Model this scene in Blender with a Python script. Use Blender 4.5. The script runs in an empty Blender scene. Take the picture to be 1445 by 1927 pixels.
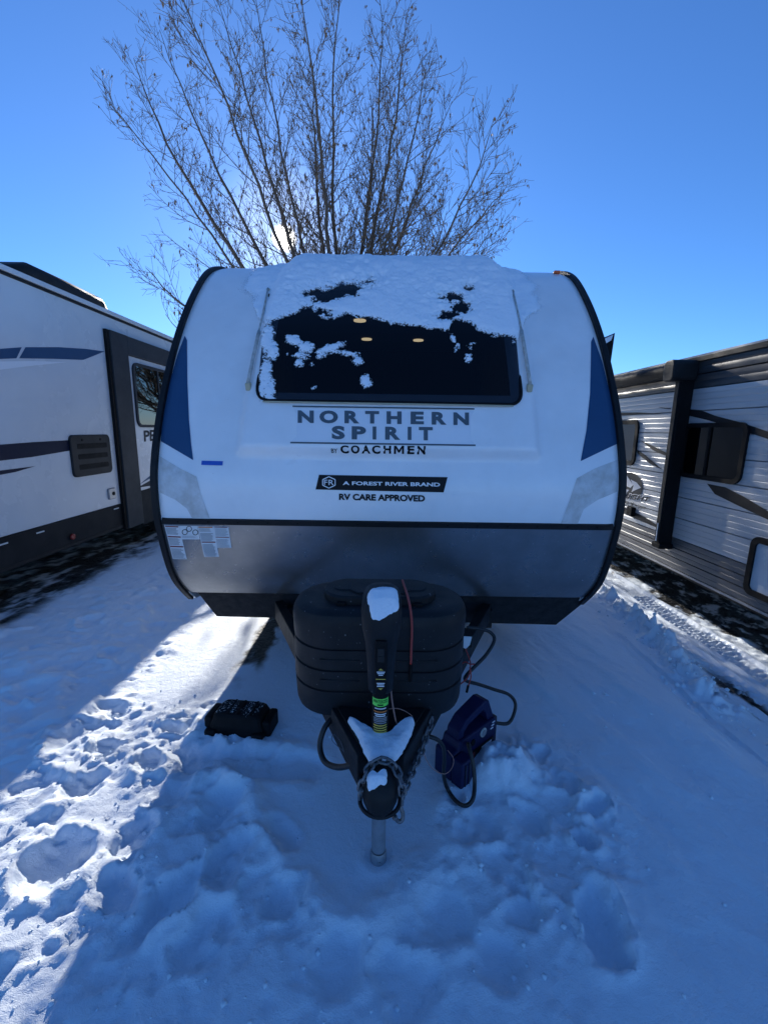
import bpy, bmesh, math, random
import numpy as np
from mathutils import Vector, Matrix
random.seed(7)
RNG = np.random.default_rng(7)
scene = bpy.context.scene
COL = scene.collection
R = math.radians

# ------------------------------------------------------------------ camera
CAM_H, FPX, CX, CY = 1.55, 810.0, 722.5, 963.5
PITCH, ROLL = math.atan(156 / 810.0), R(0.8)
cd = bpy.data.cameras.new('camera')
cd.sensor_fit = 'HORIZONTAL'; cd.sensor_width = 36.0; cd.lens = 36.0 * FPX / 1445.0
cd.clip_start = 0.02; cd.clip_end = 6000
cam = bpy.data.objects.new('camera', cd); COL.objects.link(cam)
FWD = Vector((0, math.cos(PITCH), -math.sin(PITCH)))
RT0 = Vector((1, 0, 0)); DN0 = Vector((0, -math.sin(PITCH), -math.cos(PITCH)))
# the content is turned clockwise by ROLL in the picture
RT = RT0 * math.cos(ROLL) - DN0 * math.sin(ROLL)
DN = RT0 * math.sin(ROLL) + DN0 * math.cos(ROLL)
m3 = Matrix((RT, -DN, -FWD)).transposed()
cam.matrix_world = Matrix.Translation((0, 0, CAM_H)) @ m3.to_4x4()
scene.camera = cam
CAMP = Vector((0, 0, CAM_H))

# ------------------------------------------------------------------ sky, sun, exposure
SUN_EL, SUN_AZ = R(21.0), R(-12.3)          # azimuth from +Y towards +X
sun_dir = Vector((math.sin(SUN_AZ) * math.cos(SUN_EL), math.cos(SUN_AZ) * math.cos(SUN_EL), math.sin(SUN_EL)))
world = bpy.data.worlds.new('World'); scene.world = world; world.use_nodes = True
wn, wl = world.node_tree.nodes, world.node_tree.links
bg = wn['Background']; bg.inputs['Strength'].default_value = 0.125
sky = wn.new('ShaderNodeTexSky'); sky.sky_type = 'NISHITA'; sky.sun_disc = False
sky.sun_elevation = SUN_EL; sky.sun_rotation = SUN_AZ
sky.altitude = 0; sky.air_density = 0.9; sky.dust_density = 0.1; sky.ozone_density = 10.0
wl.new(sky.outputs['Color'], bg.inputs['Color'])
# the visible face of the sun itself (too faint to light anything, the lamp does that)
tc = wn.new('ShaderNodeTexCoord'); dt = wn.new('ShaderNodeVectorMath'); dt.operation = 'DOT_PRODUCT'
dt.inputs[1].default_value = sun_dir
wl.new(tc.outputs['Generated'], dt.inputs[0])
mr = wn.new('ShaderNodeMapRange'); mr.interpolation_type = 'SMOOTHSTEP'
mr.inputs['From Min'].default_value = math.cos(R(2.0)); mr.inputs['From Max'].default_value = math.cos(R(0.25))
mr.inputs['To Min'].default_value = 0; mr.inputs['To Max'].default_value = 1
wl.new(dt.outputs['Value'], mr.inputs['Value'])
hr = wn.new('ShaderNodeMapRange'); hr.interpolation_type = 'SMOOTHSTEP'
hr.inputs['From Min'].default_value = math.cos(R(9)); hr.inputs['From Max'].default_value = 1.0; hr.inputs['To Max'].default_value = .55
wl.new(dt.outputs['Value'], hr.inputs['Value'])
hp = wn.new('ShaderNodeMath'); hp.operation = 'POWER'; hp.inputs[1].default_value = 2.5; wl.new(hr.outputs['Result'], hp.inputs[0])
bg2 = wn.new('ShaderNodeBackground'); bg2.inputs['Color'].default_value = (1, .95, .82, 1)
ml = wn.new('ShaderNodeMath'); ml.operation = 'MULTIPLY'; ml.inputs[1].default_value = 10.0
pw = wn.new('ShaderNodeMath'); pw.operation = 'POWER'; pw.inputs[1].default_value = 6.0
wl.new(mr.outputs['Result'], pw.inputs[0]); wl.new(pw.outputs[0], ml.inputs[0]); ha = wn.new('ShaderNodeMath'); ha.operation = 'ADD'; wl.new(ml.outputs[0], ha.inputs[0]); wl.new(hp.outputs[0], ha.inputs[1]); wl.new(ha.outputs[0], bg2.inputs['Strength'])
ad = wn.new('ShaderNodeAddShader'); wl.new(bg.outputs[0], ad.inputs[0]); wl.new(bg2.outputs[0], ad.inputs[1])
wl.new(ad.outputs[0], wn['World Output'].inputs['Surface'])
sl = bpy.data.lights.new('sun', 'SUN'); sl.energy = 5.0; sl.angle = R(0.53); sl.color = (1.0, .95, .87)
so = bpy.data.objects.new('sun', sl); COL.objects.link(so)
so.location = (0, 0, 20)
so.rotation_euler = (-sun_dir).to_track_quat('-Z', 'Y').to_euler()
vs = scene.view_settings; vs.view_transform = 'Standard'; vs.look = 'None'; vs.gamma = 1; vs.use_curve_mapping = False
vs.exposure = 0.62
scene.cycles.max_bounces = 14; scene.cycles.diffuse_bounces = 10; scene.cycles.transparent_max_bounces = 12
scene.cycles.caustics_reflective = True; scene.cycles.blur_glossy = 0.6; scene.cycles.sample_clamp_indirect = 6.0; scene.cycles.caustics_refractive = False

# ------------------------------------------------------------------ pixels to directions
def ray(px, py):
    return (FWD + RT * ((px - CX) / FPX) + DN * ((py - CY) / FPX))
def at_z(px, py, z):
    d = ray(px, py); t = (z - CAM_H) / d.z
    return CAMP + d * t
def at_y(px, py, y):
    d = ray(px, py); return CAMP + d * (y / d.y)
def at_x(px, py, x):
    d = ray(px, py); return CAMP + d * (x / d.x)
def project(p):
    q = np.asarray(p, float) - np.array(CAMP)
    zc = q @ np.array(FWD)
    return CX + FPX * (q @ np.array(RT)) / zc, CY + FPX * (q @ np.array(DN)) / zc

# ------------------------------------------------------------------ numpy noise and polygon distance
def _hash(ix, iy, seed):
    h = (ix.astype(np.int64) * 374761393 + iy.astype(np.int64) * 668265263 + seed * 974634777) & 0x7fffffff
    h = ((h ^ (h >> 13)) * 1274126177) & 0x7fffffff
    h = (h ^ (h >> 16)) & 0x7fffffff
    return h / 0x7fffffff * 2 - 1
def vnoise(x, y, seed=0):
    ix, iy = np.floor(x), np.floor(y); fx, fy = x - ix, y - iy
    ux, uy = fx * fx * fx * (fx * (fx * 6 - 15) + 10), fy * fy * fy * (fy * (fy * 6 - 15) + 10)
    a, b = _hash(ix, iy, seed), _hash(ix + 1, iy, seed)
    c, d = _hash(ix, iy + 1, seed), _hash(ix + 1, iy + 1, seed)
    return (a * (1 - ux) + b * ux) * (1 - uy) + (c * (1 - ux) + d * ux) * uy
def fbm(x, y, oct=4, seed=0, gain=.5):
    s, a, t = 0, 1.0, 0
    for o in range(oct):
        s = s + a * vnoise(x * 2 ** o + o * 17.3, y * 2 ** o - o * 9.1, seed + o); t += a; a *= gain
    return s / t
def seg_dist(x, y, pts):
    d = np.full(np.shape(x), 1e9)
    for (ax, ay), (bx, by) in zip(pts[:-1], pts[1:]):
        vx, vy = bx - ax, by - ay; L = vx * vx + vy * vy + 1e-12
        t = np.clip(((x - ax) * vx + (y - ay) * vy) / L, 0, 1)
        d = np.minimum(d, np.hypot(x - ax - t * vx, y - ay - t * vy))
    return d
def poly_sd(x, y, pts):            # positive inside
    P = list(pts) + [pts[0]]
    d = seg_dist(x, y, P); ins = np.zeros(np.shape(x), bool)
    for (ax, ay), (bx, by) in zip(P[:-1], P[1:]):
        c = ((ay > y) != (by > y))
        with np.errstate(divide='ignore', invalid='ignore'):
            ins ^= c & (x < (bx - ax) * (y - ay) / (by - ay + 1e-15) + ax)
    return np.where(ins, d, -d)
def sstep(a, b, v):
    t = np.clip((v - a) / (b - a), 0, 1); return t * t * (3 - 2 * t)

# ------------------------------------------------------------------ materials
def new_mat(name):
    m = bpy.data.materials.new(name); m.use_nodes = True
    return m, m.node_tree.nodes, m.node_tree.links, m.node_tree.nodes['Principled BSDF']
def pm(name, col, rough=.5, metal=0.0, var=.0, scale=6.0, bump=0.0, bscale=80.0, coat=0.0, spec=.5, dirt=None, stretch=None, specks=None):
    """painted / plastic / metal surface with uneven colour, gloss and fine relief"""
    m, n, l, b = new_mat(name)
    b.inputs['Base Color'].default_value = (*col, 1); b.inputs['Roughness'].default_value = rough
    b.inputs['Metallic'].default_value = metal; b.inputs['Specular IOR Level'].default_value = spec
    b.inputs['Coat Weight'].default_value = coat; b.inputs['Coat Roughness'].default_value = .12
    t = n.new('ShaderNodeTexCoord'); mp = n.new('ShaderNodeMapping')
    if stretch: mp.inputs['Scale'].default_value = stretch
    l.new(t.outputs['Object'], mp.inputs['Vector'])
    if var or dirt:
        nz = n.new('ShaderNodeTexNoise'); nz.inputs['Scale'].default_value = scale; nz.inputs['Detail'].default_value = 7
        nz.inputs['Roughness'].default_value = .62
        l.new(mp.outputs[0], nz.inputs['Vector'])
        rp = n.new('ShaderNodeValToRGB')
        k = var
        dk = dirt if dirt else tuple(c * (1 - k) for c in col)
        rp.color_ramp.elements[0].position = .32; rp.color_ramp.elements[0].color = (*dk, 1)
        rp.color_ramp.elements[1].position = .62; rp.color_ramp.elements[1].color = (*col, 1)
        l.new(nz.outputs['Fac'], rp.inputs['Fac']); l.new(rp.outputs['Color'], b.inputs['Base Color'])
        r2 = n.new('ShaderNodeMapRange'); r2.inputs['To Min'].default_value = min(1, rough * 1.35); r2.inputs['To Max'].default_value = rough * .8
        l.new(nz.outputs['Fac'], r2.inputs['Value']); l.new(r2.outputs['Result'], b.inputs['Roughness'])
    if specks:
        sc_, sscale, thr = specks
        sn = n.new('ShaderNodeTexNoise'); sn.inputs['Scale'].default_value = sscale; sn.inputs['Detail'].default_value = 3
        l.new(mp.outputs[0], sn.inputs['Vector'])
        sr_ = n.new('ShaderNodeMapRange'); sr_.inputs['From Min'].default_value = thr; sr_.inputs['From Max'].default_value = thr + .05
        l.new(sn.outputs['Fac'], sr_.inputs['Value'])
        sm = n.new('ShaderNodeMix'); sm.data_type = 'RGBA'; sm.inputs['B'].default_value = (*sc_, 1)
        if b.inputs['Base Color'].links: l.new(b.inputs['Base Color'].links[0].from_socket, sm.inputs['A'])
        else: sm.inputs['A'].default_value = (*col, 1)
        l.new(sr_.outputs['Result'], sm.inputs['Factor']); l.new(sm.outputs['Result'], b.inputs['Base Color'])
    if bump:
        nb = n.new('ShaderNodeTexNoise'); nb.inputs['Scale'].default_value = bscale; nb.inputs['Detail'].default_value = 4
        l.new(mp.outputs[0], nb.inputs['Vector'])
        bp = n.new('ShaderNodeBump'); bp.inputs['Strength'].default_value = 1.0; bp.inputs['Distance'].default_value = bump
        l.new(nb.outputs['Fac'], bp.inputs['Height']); l.new(bp.outputs['Normal'], b.inputs['Normal'])
    return m
def snow_mat(name, fine=.003):
    m, n, l, b = new_mat(name)
    b.inputs['Base Color'].default_value = (.81, .89, .97, 1); b.inputs['Roughness'].default_value = .62
    b.inputs['Specular IOR Level'].default_value = .35
    t = n.new('ShaderNodeTexCoord')
    a = n.new('ShaderNodeTexNoise'); a.inputs['Scale'].default_value = 55; a.inputs['Detail'].default_value = 8; a.inputs['Roughness'].default_value = .7
    c = n.new('ShaderNodeTexNoise'); c.inputs['Scale'].default_value = 420; c.inputs['Detail'].default_value = 3
    l.new(t.outputs['Object'], a.inputs['Vector']); l.new(t.outputs['Object'], c.inputs['Vector'])
    ad = n.new('ShaderNodeMath'); ad.operation = 'MULTIPLY_ADD'; ad.inputs[1].default_value = .3
    l.new(c.outputs['Fac'], ad.inputs[0]); l.new(a.outputs['Fac'], ad.inputs[2])
    bp = n.new('ShaderNodeBump'); bp.inputs['Strength'].default_value = 1; bp.inputs['Distance'].default_value = fine
    l.new(ad.outputs[0], bp.inputs['Height']); l.new(bp.outputs['Normal'], b.inputs['Normal'])
    return m
M = {}
M['snow'] = snow_mat('snow', .005)
def clinging():
    m = snow_mat('clinging_snow', .004); n, l = m.node_tree.nodes, m.node_tree.links; b = n['Principled BSDF']
    a = n.new('ShaderNodeAttribute'); a.attribute_name = 'cover'; t = n.new('ShaderNodeTexCoord')
    z = n.new('ShaderNodeTexNoise'); z.inputs['Scale'].default_value = 130; z.inputs['Detail'].default_value = 6; z.inputs['Roughness'].default_value = .7
    l.new(t.outputs['Object'], z.inputs['Vector'])
    k = n.new('ShaderNodeMath'); k.operation = 'MULTIPLY_ADD'; k.inputs[1].default_value = 1.9
    k2 = n.new('ShaderNodeMath'); k2.operation = 'SUBTRACT'; k2.inputs[1].default_value = .95
    l.new(z.outputs['Fac'], k.inputs[0]); l.new(a.outputs['Fac'], k.inputs[2]); l.new(k.outputs[0], k2.inputs[0])
    r = n.new('ShaderNodeMapRange'); r.inputs['From Min'].default_value = .30; r.inputs['From Max'].default_value = .52
    l.new(k2.outputs[0], r.inputs['Value']); l.new(r.outputs['Result'], b.inputs['Alpha'])
    return m
M['clinging_snow'] = clinging()
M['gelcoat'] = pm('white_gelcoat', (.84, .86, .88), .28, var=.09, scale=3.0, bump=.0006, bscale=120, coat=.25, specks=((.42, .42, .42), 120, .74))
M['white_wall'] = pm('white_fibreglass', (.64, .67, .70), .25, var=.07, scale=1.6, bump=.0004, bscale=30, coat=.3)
M['pewter'] = pm('pewter_panel', (.25, .255, .265), .27, .75, var=.16, scale=7, bump=.0004, bscale=160, specks=((.55, .56, .58), 95, .71))
M['black_trim'] = pm('black_trim', (.010, .011, .013), .5, spec=.25, var=.3, scale=14, bump=.0008, bscale=90)
M['black_plastic'] = pm('black_plastic', (.011, .012, .014), .5, spec=.3, var=.35, scale=10, bump=.0006, bscale=260, specks=((.16, .17, .19), 70, .70))
M['soft_black'] = pm('soft_black', (.006, .006, .007), .6, spec=.18, var=.3, scale=18)
M['underbelly'] = pm('underbelly', (.022, .022, .024), .75, spec=.25, var=.4, scale=22, bump=.004, bscale=60)
M['frame_paint'] = pm('frame_paint', (.010, .010, .011), .55, spec=.3, var=.35, scale=16, bump=.0012, bscale=70)
M['blue_decal'] = pm('blue_decal', (.022, .075, .17), .42, var=.10, scale=4, spec=.25)
M['navy_decal'] = pm('navy_decal', (.006, .011, .034), .5, spec=.18)
M['silver_decal'] = pm('silver_decal', (.64, .65, .66), .42, var=.0, scale=14, dirt=(.46, .45, .43), bump=.0005)
M['pale_decal'] = pm('pale_decal', (.78, .81, .85), .25)
M['ink_grey'] = pm('ink_grey', (.085, .115, .14), .42, var=.1)
M['ink_black'] = pm('ink_black', (.006, .006, .008), .5, spec=.2)
M['ink_light'] = pm('ink_light', (.82, .83, .85), .5)
M['tape_blue'] = pm('tape_blue', (.015, .10, .50), .6, var=.15, scale=60)
M['paper'] = pm('sticker_paper', (.68, .70, .72), .5, var=.06, scale=30)
M['print'] = pm('sticker_print', (.22, .23, .25), .6)
M['print_red'] = pm('sticker_red', (.20, .025, .02), .55)
M['print_orange'] = pm('sticker_orange', (.55, .16, .03), .55)
M['green_label'] = pm('green_label', (.16, .80, .10), .4, var=.1)
M['yellow_print'] = pm('yellow_print', (.60, .45, .08), .5)
M['galv'] = pm('galvanised', (.42, .43, .45), .42, .75, var=.2, scale=26, bump=.0005)
M['chain'] = pm('chain_steel', (.20, .20, .21), .48, .7, var=.35, scale=40, bump=.0008, bscale=200)
M['red_wire'] = pm('red_wire', (.42, .06, .05), .45, var=.2)
M['pink_wire'] = pm('faded_wire', (.42, .22, .18), .5, var=.2)
M['cable_black'] = pm('black_cable', (.012, .012, .013), .40, var=.2)
M['steel_cable'] = pm('steel_cable', (.16, .16, .17), .45, .6)
M['pack_blue'] = pm('pack_blue', (.006, .009, .055), .5, spec=.3, var=.2, scale=20, bump=.0005, bscale=300)
M['pack_dark'] = pm('pack_dark', (.010, .012, .03), .5, var=.2)
M['amber'] = pm('amber_lens', (.55, .10, .02), .25)
M['red_lens'] = pm('red_lens', (.22, .012, .008), .25)
M['grey_trim'] = pm('grey_trim', (.038, .042, .048), .55, spec=.2, var=.15)
M['skirt_grey'] = pm('skirt_grey', (.013, .015, .018), .6, spec=.2, var=.25, scale=6)
M['vent_plastic'] = pm('vent_plastic', (.012, .014, .018), .5, spec=.3, var=.2)
M['tyre'] = pm('tyre_rubber', (.015, .015, .016), .8, var=.3, bump=.002)
M['rim'] = pm('wheel_rim', (.35, .36, .38), .35, .8)
M['roof_membrane'] = pm('roof_membrane', (.55, .55, .54), .7, var=.15)
M['beige'] = pm('beige_bracket', (.45, .42, .30), .5, var=.15)
M['frosted'] = pm('frosted_rod', (.50, .51, .50), .6, var=.3, scale=40, dirt=(.3, .3, .27))
M['al_white'] = pm('white_siding', (.60, .61, .615), .30, .15, var=.16, scale=2, coat=.2, stretch=(1, .25, 6))
M['al_grey'] = pm('grey_siding', (.15, .15, .153), .34, .25, var=.3, scale=3, coat=.2, stretch=(1, .2, 8))
M['al_dark'] = pm('dark_siding', (.08, .081, .084), .34, .25, var=.3, scale=3, coat=.2, stretch=(1, .2, 8))
M['swoosh'] = pm('swoosh_decal', (.016, .016, .018), .5, spec=.25, var=.3, scale=5, stretch=(1, .3, 5))
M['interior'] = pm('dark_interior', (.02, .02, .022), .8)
M['bark'] = pm('bark', (.115, .09, .066), .85, var=.35, scale=10, bump=.006, bscale=40)
M['seeds'] = pm('dry_seeds', (.24, .15, .075), .7, var=.4, scale=5)
def emit_mat(name, col, s):
    m, n, l, b = new_mat(name); b.inputs['Base Color'].default_value = (*col, 1)
    b.inputs['Emission Color'].default_value = (*col, 1); b.inputs['Emission Strength'].default_value = s
    return m
M['lamp'] = emit_mat('puck_lamp', (1, .78, .42), 1.5)
def glass_mat(name, tint, ior=1.5, rough=.015):
    m = bpy.data.materials.new(name); m.use_nodes = True; n, l = m.node_tree.nodes, m.node_tree.links
    n.remove(n['Principled BSDF'])
    t = n.new('ShaderNodeBsdfTransparent'); t.inputs[0].default_value = (*tint, 1)
    g = n.new('ShaderNodeBsdfGlossy'); g.inputs['Roughness'].default_value = rough
    f = n.new('ShaderNodeFresnel'); f.inputs[0].default_value = ior
    x = n.new('ShaderNodeMixShader'); l.new(f.outputs[0], x.inputs[0]); l.new(t.outputs[0], x.inputs[1]); l.new(g.outputs[0], x.inputs[2])
    l.new(x.outputs[0], n['Material Output'].inputs['Surface'])
    return m
M['tinted_glass'] = glass_mat('tinted_glass', (.20, .21, .24))
M['mirror_glass'] = glass_mat('mirror_glass', (.10, .11, .12), 2.6, .02)

# ------------------------------------------------------------------ mesh helpers
def tag(o, label=None, cat=None, group=None, kind=None):
    if label: o['label'] = label
    if cat: o['category'] = cat
    if group: o['group'] = group
    if kind: o['kind'] = kind
    return o
def empty(name, loc):
    o = bpy.data.objects.new(name, None); COL.objects.link(o); o.location = loc
    o.empty_display_size = .1
    return o
def root_of(o):
    while o.parent: o = o.parent
    return o
class MB:
    def __init__(self): self.v, self.f = [], []
    def add(self, vs, fs):
        k = len(self.v); self.v += [tuple(p) for p in vs]; self.f += [tuple(i + k for i in f) for f in fs]; return self
    def box(self, x0, x1, y0, y1, z0, z1):
        return self.add([(x0, y0, z0), (x1, y0, z0), (x1, y1, z0), (x0, y1, z0), (x0, y0, z1), (x1, y0, z1), (x1, y1, z1), (x0, y1, z1)],
                        [(3, 2, 1, 0), (4, 5, 6, 7), (0, 1, 5, 4), (1, 2, 6, 5), (2, 3, 7, 6), (3, 0, 4, 7)])
    def obox(self, c, ax, ay, az, hx, hy, hz):
        c, ax, ay, az = Vector(c), Vector(ax), Vector(ay), Vector(az); vs = []
        for k in (-1, 1):
            for (i, j) in ((-1, -1), (1, -1), (1, 1), (-1, 1)): vs.append(c + ax * (i * hx) + ay * (j * hy) + az * (k * hz))
        return self.add(vs, [(3, 2, 1, 0), (4, 5, 6, 7), (0, 1, 5, 4), (1, 2, 6, 5), (2, 3, 7, 6), (3, 0, 4, 7)])
    def loft(self, rings, caps=True, closed=False):
        k = len(self.v); n = len(rings[0])
        for r in rings: self.v += [tuple(p) for p in r]
        m = len(rings)
        for i in range(m if closed else m - 1):
            for j in range(n):
                a, b = k + i * n + j, k + i * n + (j + 1) % n
                i2 = (i + 1) % m
                self.f.append((a, b, k + i2 * n + (j + 1) % n, k + i2 * n + j))
        if caps and not closed:
            self.f.append(tuple(k + j for j in reversed(range(n)))); self.f.append(tuple(k + (m - 1) * n + j for j in range(n)))
        return self
    def tube(self, pts, rad, n=8, caps=True, closed=False):
        P = [Vector(p) for p in pts]; rings = []; prev = None
        for i, p in enumerate(P):
            if closed: t = P[(i + 1) % len(P)] - P[i - 1]
            else: t = P[min(i + 1, len(P) - 1)] - P[max(i - 1, 0)]
            if t.length < 1e-9: t = Vector((0, 0, 1))
            t.normalize()
            if prev is None:
                a = Vector((0, 0, 1)) if abs(t.z) < .9 else Vector((1, 0, 0)); prev = t.cross(a).normalized()
            prev = (prev - t * prev.dot(t)).normalized(); b = t.cross(prev)
            r = rad[i] if hasattr(rad, '__len__') else rad
            rings.append([p + (prev * math.cos(2 * math.pi * k / n) + b * math.sin(2 * math.pi * k / n)) * r for k in range(n)])
        return self.loft(rings, caps, closed)
    def build(self, name, mat, parent=None, smooth=False, bevel=0, seg=2, auto=None):
        off = Vector(root_of(parent).location) if parent else Vector((0, 0, 0))
        me = bpy.data.meshes.new(name)
        me.from_pydata([tuple(Vector(p) - off) for p in self.v], [], self.f); me.validate(); me.update()
        o = bpy.data.objects.new(name, me); COL.objects.link(o)
        me.materials.append(M[mat] if isinstance(mat, str) else mat)
        if parent: o.parent = parent
        if bevel:
            b = o.modifiers.new('bevel', 'BEVEL'); b.width = bevel; b.segments = seg; b.limit_method = 'ANGLE'; b.angle_limit = R(35)
        if smooth: me.polygons.foreach_set('use_smooth', [True] * len(me.polygons))
        if auto: me.set_sharp_from_angle(angle=R(auto))
        return o
def catmull(pts, k=8):
    P = [Vector(p) for p in pts]; P = [P[0] * 2 - P[1]] + P + [P[-1] * 2 - P[-2]]; out = []
    for i in range(1, len(P) - 2):
        a, b, c, d = P[i - 1:i + 3]
        for j in range(k):
            t = j / k
            out.append(.5 * ((2 * b) + (c - a) * t + (2 * a - 5 * b + 4 * c - d) * t * t + (3 * b - a - 3 * c + d) * t ** 3))
    out.append(P[-2]); return out
def rrect(w, h, r, n=5):           # rounded rectangle outline, ccw, centred
    r = min(r, w / 2 - 1e-5, h / 2 - 1e-5); o = []
    for cx, cy, a0 in ((w / 2 - r, h / 2 - r, 0), (-w / 2 + r, h / 2 - r, 90), (-w / 2 + r, -h / 2 + r, 180), (w / 2 - r, -h / 2 + r, 270)):
        for k in range(n + 1):
            a = R(a0 + 90 * k / n); o.append((cx + r * math.cos(a), cy + r * math.sin(a)))
    return o
def sheet(poly, F, name, mat, parent, off=.002, step=14):
    """a flat print or panel: a pixel outline laid onto the surface F(px, py, off)"""
    bm = bmesh.new(); vs = [bm.verts.new((p[0], p[1], 0)) for p in poly]; bm.faces.new(vs)
    xs = [p[0] for p in poly]; ys = [p[1] for p in poly]
    for ax, lo, hi in ((0, min(xs), max(xs)), (1, min(ys), max(ys))):
        c = (math.floor(lo / step) + 1) * step
        while c < hi - 1e-6:
            co = (c, 0, 0) if ax == 0 else (0, c, 0); no = (1, 0, 0) if ax == 0 else (0, 1, 0)
            bmesh.ops.bisect_plane(bm, geom=bm.verts[:] + bm.edges[:] + bm.faces[:], plane_co=co, plane_no=no, dist=1e-5); c += step
    bmesh.ops.triangulate(bm, faces=bm.faces[:])
    bm.verts.index_update()
    mb = MB(); mb.v = [tuple(F(v.co.x, v.co.y, off)) for v in bm.verts]
    mb.f = []
    for f in bm.faces:
        ids = [v.index for v in f.verts]
        a, b, c = (Vector(mb.v[i]) for i in ids[:3])
        if (b - a).cross(c - a).dot(CAMP - a) < 0: ids.reverse()
        mb.f.append(tuple(ids))
    bm.free()
    return mb.build(name, mat, parent)
_tcache = {}
def text2d(s, bold=0.0, shear=0.0):
    """outline of a line of lettering as triangles in a unit box"""
    key = (s, bold, shear)
    if key in _tcache: return _tcache[key]
    cu = bpy.data.curves.new('lettering', 'FONT'); cu.body = s; cu.size = 1; cu.offset = bold; cu.shear = shear; cu.resolution_u = 4
    o = bpy.data.objects.new('lettering', cu); COL.objects.link(o)
    dg = bpy.context.evaluated_depsgraph_get(); dg.update()
    me = bpy.data.meshes.new_from_object(o.evaluated_get(dg))
    v = np.array([p.co[:2] for p in me.vertices]); f = [tuple(p.vertices) for p in me.polygons]
    bpy.data.objects.remove(o); bpy.data.curves.remove(cu); bpy.data.meshes.remove(me)
    lo, hi = v.min(0), v.max(0); v = (v - lo) / (hi - lo)
    _tcache[key] = (v, f); return _tcache[key]
def lettering(s, quad, F, name, mat, parent, off=.003, bold=.0, shear=0.0):
    """quad: pixel corners tl, tr, br, bl of the inked box"""
    v, f = text2d(s, bold, shear); tl, tr, br, bl = [np.array(q, float) for q in quad]
    mb = MB()
    for a, b in v:
        p = (bl * (1 - a) + br * a) * (1 - b) + (tl * (1 - a) + tr * a) * b
        mb.v.append(tuple(F(p[0], p[1], off)))
    for g in f:
        a, b, c = (Vector(mb.v[i]) for i in g[:3])
        mb.f.append(g if (b - a).cross(c - a).dot(CAMP - a) > 0 else tuple(reversed(g)))
    return mb.build(name, mat, parent)
def quad_line(p, q, w):            # a thin bar between two pixel points
    p, q = np.array(p, float), np.array(q, float); d = q - p; n = np.array((-d[1], d[0])) / np.hypot(*d) * w / 2
    return [tuple(p + n), tuple(q + n), tuple(q - n), tuple(p - n)]

# ================================================================== THE GROUND
def G(px, py):
    p = at_z(px, py, 0); return (p.x, p.y)
_holes = [  # pixel centre, radius x, radius y, depth, rim  (boot holes and hollows)
    (100, 1640, .15, .12, .075, .5), (275, 1440, .085, .075, .05, .55), (335, 1372, .07, .07, .04, .5), (215, 1335, .09, .08, .035, .4),
    (255, 1578, .10, .08, .05, .4), (310, 1700, .09, .12, .06, .5), (210, 1680, .08, .07, .05, .4), (150, 1490, .11, .08, .04, .5),
    (400, 1330, .05, .04, .02, .4), (430, 1390, .05, .04, .02, .4), (60, 1480, .10, .08, .035, .4), (190, 1420, .09, .06, .04, .5),
    (420, 1520, .12, .10, .045, .4), (430, 1625, .11, .10, .04, .4), (530, 1575, .10, .09, .035, .35), (540, 1690, .10, .08, .035, .4),
    (640, 1810, .12, .08, .03, .3), (380, 1770, .12, .08, .03, .3), (120, 1260, .10, .08, .03, .5), (210, 1230, .12, .08, .03, .5),
    (60, 1300, .12, .10, .03, .5), (290, 1180, .10, .10, .025, .5), (170, 1170, .12, .10, .025, .5),
    (1108, 1525, .075, .055, .045, .5), (1108, 1590, .075, .055, .05, .5), (1135, 1745, .105, .10, .075, .35), (1060, 1475, .10, .06, .03, .5),
    (960, 1640, .11, .09, .035, .4), (900, 1560, .11, .09, .03, .4), (1005, 1545, .09, .07, .035, .4), (840, 1720, .13, .09, .03, .4),
    (930, 1800, .12, .08, .03, .3), (1010, 1420, .08, .05, .02, .4), (985, 1700, .09, .07, .03, .4), (760, 1850, .12, .08, .03, .3),
]
_ridge = [G(*p) for p in ((400, 1455), (455, 1490), (505, 1580), (560, 1665), (630, 1725), (690, 1745), (760, 1690), (830, 1600), (835, 1520), (850, 1490))]
_tramp = [G(*p) for p in ((-40, 1440), (180, 1330), (400, 1330), (590, 1400), (460, 1480), (560, 1665), (690, 1760), (840, 1600), (850, 1450), (960, 1370), (1080, 1440), (1180, 1560), (1210, 1780), (1000, 1990), (-200, 1990))]
_tramp2 = [G(*p) for p in ((-200, 1420), (-100, 1230), (60, 1150), (230, 1090), (330, 1050), (380, 1130), (330, 1210), (230, 1330), (60, 1440))]
_imprint = [G(*p) for p in ((370, 1432), (575, 1440))]
_chunks = [tuple(at_z(*p, -.10)[:2]) for p in ((1120, 1095), (1160, 1135), (1210, 1185), (1262, 1235), (1300, 1290), (1345, 1330))]
_pack = G(915, 1440)
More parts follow.
